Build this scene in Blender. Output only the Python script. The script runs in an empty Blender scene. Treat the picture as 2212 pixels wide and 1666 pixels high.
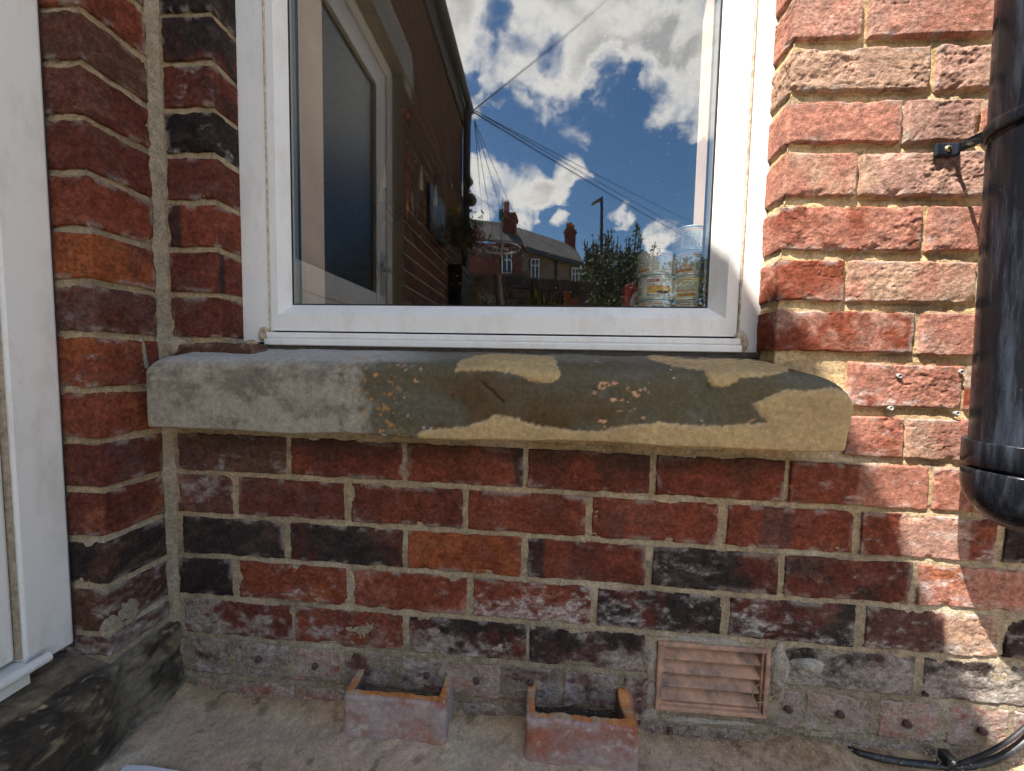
import bpy, bmesh, math, random
import numpy as np
from mathutils import Vector, Matrix

random.seed(7)
scene = bpy.context.scene

# ---------------------------------------------------------------- camera
F_PX, YAW, PITCH, ROLL = 797.0, 0.0734, 0.0613, 0.0192      # calibrated on a 2212 x 1666 frame
CAM_DIST, ZC = 0.68, 0.705                                  # metres to the brick face, eye height
def _axes():
    cy, sy = math.cos(YAW), math.sin(YAW); cp, sp = math.cos(PITCH), math.sin(PITCH)
    cr, sr = math.cos(ROLL), math.sin(ROLL)
    f = np.array([-sy*cp, cy*cp, -sp]); rt = np.array([cy, sy, 0.0]); up = np.cross(rt, f)
    return cr*rt + sr*up, -sr*rt + cr*up, f
RT, UP, FW = _axes()
CAM = np.array([0.0, -CAM_DIST, ZC])
cam_data = bpy.data.cameras.new('camera'); cam = bpy.data.objects.new('camera', cam_data)
scene.collection.objects.link(cam)
M = Matrix.Identity(4)
for i in range(3):
    M[i][0], M[i][1], M[i][2], M[i][3] = RT[i], UP[i], -FW[i], CAM[i]
cam.matrix_world = M
cam_data.sensor_fit = 'HORIZONTAL'; cam_data.sensor_width = 36.0; cam_data.lens = 36.0*F_PX/2212.0
cam_data.clip_start = 0.02; cam_data.clip_end = 2000.0
scene.camera = cam

# ---------------------------------------------------------------- light
SUN_DIR = np.array([-1.2, -1.0, 2.4]); SUN_DIR /= np.linalg.norm(SUN_DIR)      # towards the sun
SUN_STRENGTH, SKY_STRENGTH, EXPOSURE = 5.0, 0.092, 1.45
sun_data = bpy.data.lights.new('sun', 'SUN'); sun = bpy.data.objects.new('sun', sun_data)
scene.collection.objects.link(sun)
sun_data.energy = SUN_STRENGTH; sun_data.angle = math.radians(0.53); sun_data.color = (1.0, 0.945, 0.86)
sun.rotation_euler = Vector((-SUN_DIR).tolist()).to_track_quat('-Z', 'Y').to_euler()
sun.location = (SUN_DIR*30).tolist()

def ray(u, v):
    return FW + RT*(u-1106.0)/F_PX - UP*(v-833.0)/F_PX
def at(u, v, y=None, x=None, z=None):
    "world point behind a pixel of the 2212-wide frame on a plane y=, x= or z="
    d = ray(u, v)
    t = ((y-CAM[1])/d[1]) if y is not None else ((x-CAM[0])/d[0] if x is not None else (z-CAM[2])/d[2])
    return CAM + d*t
def pxof(P):
    P = np.asarray(P, float) - CAM
    c = P@FW
    return 1106.0 + F_PX*(P@RT)/c, 833.0 - F_PX*(P@UP)/c
GLASS_Y = 0.09
def mirrored(u, v, dist=None, x=None):
    "point in the yard that the window glass shows at a pixel; dist = metres in front of the glass"
    d = ray(u, v)
    if x is not None: t = x/d[0]
    else: t = (GLASS_Y + dist - CAM[1])/d[1]
    p = CAM + d*t
    return np.array([p[0], 2*GLASS_Y - p[1], p[2]])
def mirrored_dir(u, v):
    d = ray(u, v); d = np.array([d[0], -d[1], d[2]]); return d/np.linalg.norm(d)

# ---------------------------------------------------------------- sky: clear blue plus cumulus
world = bpy.data.worlds.new('World'); scene.world = world; world.use_nodes = True
wn = world.node_tree.nodes; wl = world.node_tree.links
wn.clear()
def WN(t, **kw):
    n = wn.new(t)
    for k, v in kw.items(): setattr(n, k, v)
    return n
def wmath(op, a, b=None, c=None, clamp=False):
    n = WN('ShaderNodeMath', operation=op, use_clamp=clamp)
    for i, q in enumerate((a, b, c)):
        if q is None: continue
        if isinstance(q, (int, float)): n.inputs[i].default_value = q
        else: wl.new(q, n.inputs[i])
    return n.outputs[0]
w_out = WN('ShaderNodeOutputWorld'); w_bg = WN('ShaderNodeBackground')
sky = WN('ShaderNodeTexSky', sky_type='NISHITA', sun_disc=False)
sky.sun_elevation = math.asin(SUN_DIR[2])
sky.sun_rotation = math.atan2(SUN_DIR[0], SUN_DIR[1])
sky.air_density = 1.2; sky.dust_density = 0.15; sky.ozone_density = 3.0
tc = WN('ShaderNodeTexCoord')
nrm = WN('ShaderNodeVectorMath', operation='NORMALIZE'); wl.new(tc.outputs['Generated'], nrm.inputs[0])
def wnoise(scale, detail, rough, off, vec=None, dist=0.0):
    mp = WN('ShaderNodeMapping'); mp.inputs['Location'].default_value = off
    mp.inputs['Scale'].default_value = (1, 1, 1.25)
    wl.new(vec or nrm.outputs[0], mp.inputs['Vector'])
    n = WN('ShaderNodeTexNoise'); n.inputs['Scale'].default_value = scale
    n.inputs['Detail'].default_value = detail; n.inputs['Roughness'].default_value = rough
    n.inputs['Distortion'].default_value = dist
    wl.new(mp.outputs[0], n.inputs['Vector']); return n
# wobble of the direction so that cloud outlines billow
wob = wnoise(9.0, 6, 0.58, (3.1, 1.7, 0.4))
wsub = WN('ShaderNodeVectorMath', operation='SUBTRACT'); wl.new(wob.outputs['Color'], wsub.inputs[0]); wsub.inputs[1].default_value = (.5, .5, .5)
wsc = WN('ShaderNodeVectorMath', operation='SCALE'); wl.new(wsub.outputs[0], wsc.inputs[0]); wsc.inputs['Scale'].default_value = 0.15
wadd = WN('ShaderNodeVectorMath', operation='ADD'); wl.new(nrm.outputs[0], wadd.inputs[0]); wl.new(wsc.outputs[0], wadd.inputs[1])
wdir = WN('ShaderNodeVectorMath', operation='NORMALIZE'); wl.new(wadd.outputs[0], wdir.inputs[0])
# cloud banks: pixel of the photograph's reflection, radius in pixels, weight
CLOUDS = [(1010,40,95,1),(1130,90,100,1),(1260,40,120,1),(1400,60,130,1),(1490,150,100,1),(1240,185,58,1),(1170,175,48,.9),
          (1060,190,42,.9),(1290,200,45,.8),(1450,235,62,1),(1415,268,26,.9),(1485,285,26,.8),(1293,262,16,.7),(1290,-80,260,1),(1010,-60,160,1),
          (1053,378,44,1),(1126,355,38,1),(1100,415,58,1),(1160,405,44,1),(1229,362,38,1),(1268,376,24,.9),(1038,440,50,1),(1215,400,34,.8),(1110,450,40,.7),
          (1393,372,18,.7),(1228,472,22,.8),(1337,470,28,.9),(1346,440,24,.8),(1430,512,38,.9),(1150,282,18,.6),(1088,235,20,.7),(1477,366,18,.6),
          (1500,430,22,.6),(930,250,90,.8),(900,420,80,.8),(1650,330,60,.8),(1720,120,150,1)]
HOLES = [(1067,18,26,.45),(1212,125,30,.4),(1314,142,20,.4),(1362,150,20,.45),(1322,196,30,.5),(1356,228,40,.6),(1030,165,18,.4),
         (1100,285,60,.5),(1215,300,60,.55),(1335,305,66,.6),(1430,335,56,.6),(1505,395,56,.6),(1300,425,46,.5),(1390,425,40,.5),(1180,500,40,.4)]
def blob(px, py, r, w):
    c = mirrored_dir(px, py); ang = r/F_PX*0.8
    dt = WN('ShaderNodeVectorMath', operation='DOT_PRODUCT'); wl.new(wdir.outputs[0], dt.inputs[0]); dt.inputs[1].default_value = c.tolist()
    mr = WN('ShaderNodeMapRange', interpolation_type='SMOOTHSTEP')
    mr.inputs['From Min'].default_value = math.cos(ang*1.55); mr.inputs['From Max'].default_value = math.cos(ang*0.05)
    mr.inputs['To Min'].default_value = 0.0; mr.inputs['To Max'].default_value = w
    wl.new(dt.outputs['Value'], mr.inputs['Value']); return mr.outputs['Result']
pos = None
for b in CLOUDS:
    s = blob(*b); pos = s if pos is None else wmath('MAXIMUM', pos, s)
neg = None
for b in HOLES:
    s = blob(*b); neg = s if neg is None else wmath('MAXIMUM', neg, s)
big = wnoise(2.6, 9, 0.56, (11.3, 4.2, 7.7)); fine = wnoise(7.5, 14, 0.60, (1.2, 9.4, 3.3), dist=0.35)
field = wmath('SUBTRACT', pos, neg)
field = wmath('MULTIPLY_ADD', big.outputs['Fac'], 0.75, field)
field = wmath('MULTIPLY_ADD', fine.outputs['Fac'], 2.6, field)
dens = WN('ShaderNodeMapRange', interpolation_type='SMOOTHSTEP')
dens.inputs['From Min'].default_value = 2.02; dens.inputs['From Max'].default_value = 2.75
wl.new(field, dens.inputs['Value'])
thick = WN('ShaderNodeMapRange', interpolation_type='SMOOTHERSTEP')
thick.inputs['From Min'].default_value = 2.45; thick.inputs['From Max'].default_value = 3.2
wl.new(field, thick.inputs['Value'])
grey_n = wnoise(4.2, 7, 0.55, (5.1, 2.2, 8.8))
grey_n2 = WN('ShaderNodeMapRange'); grey_n2.inputs['From Min'].default_value = .30; grey_n2.inputs['From Max'].default_value = .58
wl.new(grey_n.outputs['Fac'], grey_n2.inputs['Value'])
shade = wmath('MULTIPLY', thick.outputs['Result'], grey_n2.outputs['Result'], clamp=True)
dark = blob(1430, 90, 190, .5)
shade = wmath('ADD', shade, wmath('MULTIPLY', dark, thick.outputs['Result']), clamp=True)
ccol = WN('ShaderNodeMix', data_type='RGBA')
ccol.inputs['A'].default_value = (14.6, 13.9, 12.9, 1); ccol.inputs['B'].default_value = (7.0, 6.9, 6.8, 1)
wl.new(shade, ccol.inputs['Factor'])
hsv = WN('ShaderNodeHueSaturation'); hsv.inputs['Saturation'].default_value = 1.16; hsv.inputs['Value'].default_value = 1.05; wl.new(sky.outputs['Color'], hsv.inputs['Color'])
wmix = WN('ShaderNodeMix', data_type='RGBA')
wl.new(dens.outputs['Result'], wmix.inputs['Factor']); wl.new(hsv.outputs[0], wmix.inputs['A']); wl.new(ccol.outputs['Result'], wmix.inputs['B'])
wl.new(wmix.outputs['Result'], w_bg.inputs['Color']); w_bg.inputs['Strength'].default_value = SKY_STRENGTH
wl.new(w_bg.outputs[0], w_out.inputs['Surface'])

scene.view_settings.view_transform = 'Standard'; scene.view_settings.look = 'None'
scene.view_settings.exposure = EXPOSURE; scene.view_settings.gamma = 1.0
scene.render.engine = 'CYCLES'
scene.cycles.use_denoising = True
scene.cycles.max_bounces = 8; scene.cycles.diffuse_bounces = 4; scene.cycles.glossy_bounces = 4
scene.cycles.transparent_max_bounces = 12; scene.cycles.transmission_bounces = 4
scene.cycles.caustics_reflective = False; scene.cycles.caustics_refractive = False
scene.cycles.sample_clamp_indirect = 6.0

# ---------------------------------------------------------------- numeric helpers
def _hash(ix, iy, seed):
    h = (ix.astype(np.int64)*374761393 + iy.astype(np.int64)*668265263 + seed*974634777) & 0xffffffff
    h = ((h ^ (h >> 13))*1274126177) & 0xffffffff
    h = h ^ (h >> 16)
    return (h & 0xffffff)/float(0xffffff)
def vnoise(x, y, seed=0):
    x = np.asarray(x, float); y = np.asarray(y, float)
    xi = np.floor(x); yi = np.floor(y); fx = x-xi; fy = y-yi
    fx = fx*fx*(3-2*fx); fy = fy*fy*(3-2*fy)
    a = _hash(xi, yi, seed); b = _hash(xi+1, yi, seed); c = _hash(xi, yi+1, seed); d = _hash(xi+1, yi+1, seed)
    return (a*(1-fx)+b*fx)*(1-fy) + (c*(1-fx)+d*fx)*fy
def fbm(x, y, seed=0, octv=4, gain=0.5):
    "about -1 .. 1"
    s = 0; a = 1.0; t = 0
    for k in range(octv):
        s = s + a*vnoise(x*(2**k)+k*17.3, y*(2**k)-k*9.1, seed+k*31); t += a; a *= gain
    return np.clip((s/t-0.5)*3.0, -1.2, 1.2)
def sstep(a, b, x):
    t = np.clip((x-a)/(b-a), 0, 1); return t*t*(3-2*t)
def in_poly(u, v, poly):
    "signed distance to a polygon: positive inside"
    u = np.asarray(u, float); v = np.asarray(v, float)
    inside = np.zeros(u.shape, bool); dmin = np.full(u.shape, 1e9); n = len(poly)
    for i in range(n):
        x1, y1 = poly[i]; x2, y2 = poly[(i+1) % n]
        cond = ((y1 > v) != (y2 > v))
        xi = (x2-x1)*(v-y1)/((y2-y1) if y2 != y1 else 1e-9) + x1
        inside ^= cond & (u < xi)
        L2 = (x2-x1)**2+(y2-y1)**2 + 1e-9
        t = np.clip(((u-x1)*(x2-x1)+(v-y1)*(y2-y1))/L2, 0, 1)
        dmin = np.minimum(dmin, np.hypot(u-x1-t*(x2-x1), v-y1-t*(y2-y1)))
    return np.where(inside, dmin, -dmin)
def mixc(A, B, t):
    return A*(1-t[..., None]) + B*t[..., None]
C3 = lambda *c: np.array(c, float)

# ---------------------------------------------------------------- object helpers
COL = scene.collection
def tag(o, label=None, cat=None, group=None, kind=None):
    if label: o['label'] = label
    if cat: o['category'] = cat
    if group: o['group'] = group
    if kind: o['kind'] = kind
    return o
def empty(name, loc=(0, 0, 0), label=None, cat=None, group=None):
    o = bpy.data.objects.new(name, None); o.location = loc; o.empty_display_size = 0.1
    COL.objects.link(o); return tag(o, label, cat, group)
def link(name, me, mat=None, parent=None, loc=None, smooth=False):
    o = bpy.data.objects.new(name, me); COL.objects.link(o)
    if mat is not None:
        for m in (mat if isinstance(mat, (list, tuple)) else [mat]): me.materials.append(m)
    if smooth:
        me.polygons.foreach_set('use_smooth', np.ones(len(me.polygons), bool))
    if loc is not None: o.location = loc
    if parent is not None: parent_keep(o, parent)
    return o
def grid_mesh(name, P, cols=None, smooth=True, wrap=False, flip=False):
    "P: (rows, cols, 3) array"
    nr, nc = P.shape[:2]
    me = bpy.data.meshes.new(name)
    me.vertices.add(nr*nc); me.vertices.foreach_set('co', P.reshape(-1).astype(np.float32))
    r = np.arange(nr-1)[:, None]; cc = np.arange(nc if wrap else nc-1)[None, :]
    a = (r*nc+cc); b = (r*nc+(cc+1) % nc); c = ((r+1)*nc+(cc+1) % nc); d = ((r+1)*nc+cc)
    q = np.stack([a, b, c, d] if not flip else [a, d, c, b], -1).reshape(-1, 4)
    m = len(q)
    me.loops.add(4*m); me.loops.foreach_set('vertex_index', q.reshape(-1).astype(np.int32))
    me.polygons.add(m); me.polygons.foreach_set('loop_start', (np.arange(m)*4).astype(np.int32))
    me.update(calc_edges=True)
    if smooth: me.polygons.foreach_set('use_smooth', np.ones(m, bool))
    if cols is not None:
        ca = me.color_attributes.new('col', 'FLOAT_COLOR', 'POINT')
        rgba = np.ones((nr*nc, 4), np.float32); rgba[:, :cols.shape[-1]] = cols.reshape(-1, cols.shape[-1])
        ca.data.foreach_set('color', rgba.reshape(-1))
    return me
class MB:
    "collects boxes, tubes and faces; build() links them as one mesh"
    def __init__(self): self.v = []; self.f = []; self.mi = []; self.sm = []
    def add(self, vs, fs, mi=0, smooth=False):
        o = len(self.v); self.v += [tuple(map(float, p)) for p in vs]
        for f in fs:
            self.f.append(tuple(i+o for i in f)); self.mi.append(mi); self.sm.append(smooth)
        return self
    def box(self, x0, x1, y0, y1, z0, z1, mi=0, rot=None, bev=0.0):
        if bev > 0:
            return self.bbox(x0, x1, y0, y1, z0, z1, bev, mi)
        vs = [(x0,y0,z0),(x1,y0,z0),(x1,y1,z0),(x0,y1,z0),(x0,y0,z1),(x1,y0,z1),(x1,y1,z1),(x0,y1,z1)]
        if rot is not None: vs = [tuple(rot @ Vector(p)) for p in vs]
        return self.add(vs, [(0,3,2,1),(4,5,6,7),(0,1,5,4),(1,2,6,5),(2,3,7,6),(3,0,4,7)], mi)
    def bbox(self, x0, x1, y0, y1, z0, z1, b, mi=0):
        bm = bmesh.new(); bmesh.ops.create_cube(bm, size=1.0)
        for v in bm.verts:
            v.co = ((x0+x1)/2+v.co.x*(x1-x0), (y0+y1)/2+v.co.y*(y1-y0), (z0+z1)/2+v.co.z*(z1-z0))
        bmesh.ops.bevel(bm, geom=bm.edges[:], offset=b, segments=2, affect='EDGES', profile=0.5)
        bm.verts.index_update()
        self.add([v.co for v in bm.verts], [[v.index for v in f.verts] for f in bm.faces], mi, True); bm.free()
        return self
    def tube(self, pts, r, n=10, mi=0, caps=True, smooth=True):
        pts = [Vector(p) for p in pts]; rs = r if isinstance(r, (list, tuple)) else [r]*len(pts)
        rings = []; up = Vector((0, 0, 1)); prev = None
        for i, p in enumerate(pts):
            d = (pts[min(i+1, len(pts)-1)]-pts[max(i-1, 0)]).normalized()
            if prev is None:
                a = d.cross(up) if abs(d.dot(up)) < .95 else d.cross(Vector((1, 0, 0)))
            else: a = prev - d*prev.dot(d)
            a.normalize(); prev = a; b = d.cross(a)
            rings.append([p + (a*math.cos(t) + b*math.sin(t))*rs[i] for t in [2*math.pi*k/n for k in range(n)]])
        vs = [q for R_ in rings for q in R_]; fs = []
        for i in range(len(pts)-1):
            for k in range(n):
                fs.append((i*n+k, i*n+(k+1) % n, (i+1)*n+(k+1) % n, (i+1)*n+k))
        self.add(vs, fs, mi, smooth)
        if caps: self.add(rings[0], [tuple(range(n))[::-1]], mi); self.add(rings[-1], [tuple(range(n))], mi)
        return self
    def lathe(self, prof, cx=0, cy=0, n=32, mi=0, smooth=True, a0=0.0):
        "prof: (radius, z) pairs"
        vs = []; fs = []
        for (r_, z_) in prof:
            for k in range(n):
                t = a0+2*math.pi*k/n; vs.append((cx+r_*math.cos(t), cy+r_*math.sin(t), z_))
        for i in range(len(prof)-1):
            for k in range(n): fs.append((i*n+k, i*n+(k+1) % n, (i+1)*n+(k+1) % n, (i+1)*n+k))
        return self.add(vs, fs, mi, smooth)
    def quad(self, a, b, c, d, mi=0): return self.add([a, b, c, d], [(0, 1, 2, 3)], mi)
    def mesh(self, name):
        me = bpy.data.meshes.new(name); me.from_pydata(self.v, [], self.f)
        me.polygons.foreach_set('material_index', np.array(self.mi, np.int32))
        me.polygons.foreach_set('use_smooth', np.array(self.sm, bool)); me.update(); return me
    def build(self, name, mat, parent=None, bevel=0.0, recalc=True):
        me = self.mesh(name)
        if recalc or bevel > 0:
            bm = bmesh.new(); bm.from_mesh(me)
            if bevel > 0: bmesh.ops.bevel(bm, geom=bm.edges[:], offset=bevel, segments=2, affect='EDGES', profile=0.5)
            if recalc: bmesh.ops.recalc_face_normals(bm, faces=bm.faces[:])
            bm.to_mesh(me); bm.free()
        o = link(name, me, mat)
        if parent is not None: parent_keep(o, parent)
        return o
def world_loc(o):
    p = Vector(o.location); q = o.parent
    while q is not None: p += Vector(q.location); q = q.parent
    return p
def parent_keep(o, parent):
    "mesh is in world coordinates: parent without moving (no rotation on parents at that time)"
    o.parent = parent; o.location = Vector(o.location) - world_loc(parent); return o
def copy_tree(o, parent=None):
    c = o.copy(); COL.objects.link(c); c.parent = parent
    for ch in o.children: copy_tree(ch, c)
    return c

# ---------------------------------------------------------------- materials
def new_mat(name):
    m = bpy.data.materials.new(name); m.use_nodes = True; nt = m.node_tree
    b = nt.nodes['Principled BSDF']; return m, nt, b
def N(nt, t, **kw):
    n = nt.nodes.new(t)
    for k, v in kw.items(): setattr(n, k, v)
    return n
def noise_node(nt, scale, detail=6, rough=.6, vec='Object', stretch=(1, 1, 1), seed=0.0):
    t = N(nt, 'ShaderNodeTexCoord'); mp = N(nt, 'ShaderNodeMapping'); mp.inputs['Scale'].default_value = stretch
    mp.inputs['Location'].default_value = (seed, seed*.7, -seed)
    nt.links.new(t.outputs[vec], mp.inputs['Vector'])
    n = N(nt, 'ShaderNodeTexNoise'); n.inputs['Scale'].default_value = scale; n.inputs['Detail'].default_value = detail
    n.inputs['Roughness'].default_value = rough; nt.links.new(mp.outputs[0], n.inputs['Vector']); return n
def remap(nt, sock, a, b, c=0., d=1.):
    n = N(nt, 'ShaderNodeMapRange'); n.inputs[1].default_value = a; n.inputs[2].default_value = b
    n.inputs[3].default_value = c; n.inputs[4].default_value = d; nt.links.new(sock, n.inputs[0]); return n.outputs[0]
def mixn(nt, fac, A, B, blend='MIX'):
    n = N(nt, 'ShaderNodeMix', data_type='RGBA', blend_type=blend)
    for s, q in (('Factor', fac), ('A', A), ('B', B)):
        if isinstance(q, (int, float)): n.inputs[s].default_value = q
        elif isinstance(q, (tuple, list)): n.inputs[s].default_value = (*q[:3], 1)
        else: nt.links.new(q, n.inputs[s])
    return n.outputs['Result']
def bump(nt, b, sock, strength, dist, prev=None):
    n = N(nt, 'ShaderNodeBump'); n.inputs['Strength'].default_value = strength; n.inputs['Distance'].default_value = dist
    nt.links.new(sock, n.inputs['Height'])
    if prev is not None: nt.links.new(prev, n.inputs['Normal'])
    nt.links.new(n.outputs[0], b.inputs['Normal']); return n.outputs[0]
def attr_mat(name, rough=.9, spec=.25, fine=420, amp=.35, bstr=.5, bdist=.0012, spots=0.0):
    "colour from the vertex colours, broken up by fine grain"
    m, nt, b = new_mat(name)
    a = N(nt, 'ShaderNodeAttribute'); a.attribute_name = 'col'
    n1 = noise_node(nt, fine, 5, .65); n2 = noise_node(nt, fine*.28, 6, .6, seed=3.3)
    g = remap(nt, n1.outputs['Fac'], .3, .7, 1-amp, 1+amp); g2 = remap(nt, n2.outputs['Fac'], .3, .7, 1-amp*.6, 1+amp*.6)
    mm = N(nt, 'ShaderNodeMath', operation='MULTIPLY'); nt.links.new(g, mm.inputs[0]); nt.links.new(g2, mm.inputs[1])
    cb = N(nt, 'ShaderNodeCombineColor')
    for i in range(3): nt.links.new(mm.outputs[0], cb.inputs[i])
    col = mixn(nt, 1.0, a.outputs['Color'], cb.outputs[0], 'MULTIPLY')
    if spots > 0:                                       # single sand grains, pale and dark
        t = N(nt, 'ShaderNodeTexCoord'); vo = N(nt, 'ShaderNodeTexVoronoi'); vo.inputs['Scale'].default_value = spots; nt.links.new(t.outputs['Object'], vo.inputs['Vector'])
        sp = N(nt, 'ShaderNodeSeparateColor'); nt.links.new(vo.outputs['Color'], sp.inputs[0])
        core = remap(nt, vo.outputs['Distance'], .25, .5, 1, 0)
        for (lo, hi, cc, chn) in ((.84, .88, (.58, .50, .38), 0), (.86, .90, (.07, .055, .04), 1)):
            k = N(nt, 'ShaderNodeMath', operation='MULTIPLY'); nt.links.new(core, k.inputs[0]); nt.links.new(remap(nt, sp.outputs[chn], lo, hi, 0, .5), k.inputs[1])
            col = mixn(nt, k.outputs[0], col, cc)
    nt.links.new(col, b.inputs['Base Color'])
    b.inputs['Roughness'].default_value = rough; b.inputs['Specular IOR Level'].default_value = spec
    p = bump(nt, b, n2.outputs['Fac'], bstr, bdist*2.2); bump(nt, b, n1.outputs['Fac'], bstr, bdist, p)
    return m
def plain_mat(name, col, rough=.6, spec=.4, var=.12, vscale=30, bstr=0.0, bscale=200, metal=0.0, dirt=None, dscale=8, bdist=.001, dlo=.5, dhi=.75):
    m, nt, b = new_mat(name)
    n = noise_node(nt, vscale, 6, .6)
    f = remap(nt, n.outputs['Fac'], .3, .7)
    c = mixn(nt, f, tuple(x*(1-var) for x in col), tuple(min(1, x*(1+var)) for x in col))
    if dirt is not None:
        dn = noise_node(nt, dscale, 8, .68, seed=5.1); df = remap(nt, dn.outputs['Fac'], dlo, dhi)
        c = mixn(nt, df, c, dirt)
    nt.links.new(c, b.inputs['Base Color'])
    b.inputs['Roughness'].default_value = rough; b.inputs['Specular IOR Level'].default_value = spec; b.inputs['Metallic'].default_value = metal
    if bstr > 0:
        bn = noise_node(nt, bscale, 6, .6, seed=2.2); bump(nt, b, bn.outputs['Fac'], bstr, bdist)
    return m
MAT = {}
MAT['brick'] = attr_mat('weathered_brick', .95, .05, 430, .42, .8, .0014)
MAT['mortar'] = attr_mat('lime_mortar', .95, .05, 520, .42, .9, .0018, 650)
MAT['stone'] = attr_mat('sandstone', .9, .1, 480, .24, .5, .0010)
MAT['clay'] = attr_mat('fired_clay', .9, .1, 450, .22, .4, .0009)
MAT['soil'] = attr_mat('sandy_concrete', .95, .05, 420, .28, .45, .0010, 420)
# ================================================================ brickwork
JOINTS = [1.068, .982, .896, .810, .724, .638, .551, .467, .384, .297, .207, .121, .034, -.059, -.147, -.232, -.319, -.405, -.491, -.576, -.660, -.742]
# course names: joints k (top) and k+1 (bottom); course 5 is the first one in the picture
JH = 0.0058
WX, RX, LX, RIGHT_END = -0.742, 0.408, -0.622, 1.32      # wing face, right and left window arrises, wall end
WY = -0.115                                             # door arris on the wing
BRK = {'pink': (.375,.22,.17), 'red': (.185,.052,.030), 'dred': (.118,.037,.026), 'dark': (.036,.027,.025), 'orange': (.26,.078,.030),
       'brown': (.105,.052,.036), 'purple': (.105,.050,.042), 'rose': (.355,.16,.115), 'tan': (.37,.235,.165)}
CEMENT = C3(.33, .285, .245); SALT = C3(.62, .58, .54)

def shear(x): return -.0115*np.clip(np.asarray(x)+.62, 0, 1.7)     # the courses of the main wall fall a little to the right
def path_pts(pts, r, res):
    "polyline with filleted corners, resampled; returns xy, outward normal, arc length"
    out = [np.array(pts[0], float)]
    for i in range(1, len(pts)-1):
        p0, p1, p2 = (np.array(pts[j], float) for j in (i-1, i, i+1))
        a = (p0-p1)/np.linalg.norm(p0-p1); b = (p2-p1)/np.linalg.norm(p2-p1)
        for t in np.linspace(0, 1, 7):
            out.append((p1+a*r)*(1-t)**2 + p1*2*t*(1-t) + (p1+b*r)*t*t)
    out.append(np.array(pts[-1], float)); out = np.array(out)
    s = np.concatenate([[0], np.cumsum(np.linalg.norm(np.diff(out, axis=0), axis=1))])
    n = max(4, int(round(s[-1]/res))); ss = np.linspace(0, s[-1], n+1)
    xy = np.stack([np.interp(ss, s, out[:, 0]), np.interp(ss, s, out[:, 1])], -1)
    d = np.gradient(xy, axis=0); d /= np.linalg.norm(d, axis=1)[:, None]
    return xy, np.stack([d[:, 1], -d[:, 0]], -1), ss

def cement_amount(u, v, P):
    "how much cement wash and lime lies on the low courses (stain in the place itself)"
    z = P[..., 2]-ZC
    c = sstep(-.47, -.60, z)*.9
    return c

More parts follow.
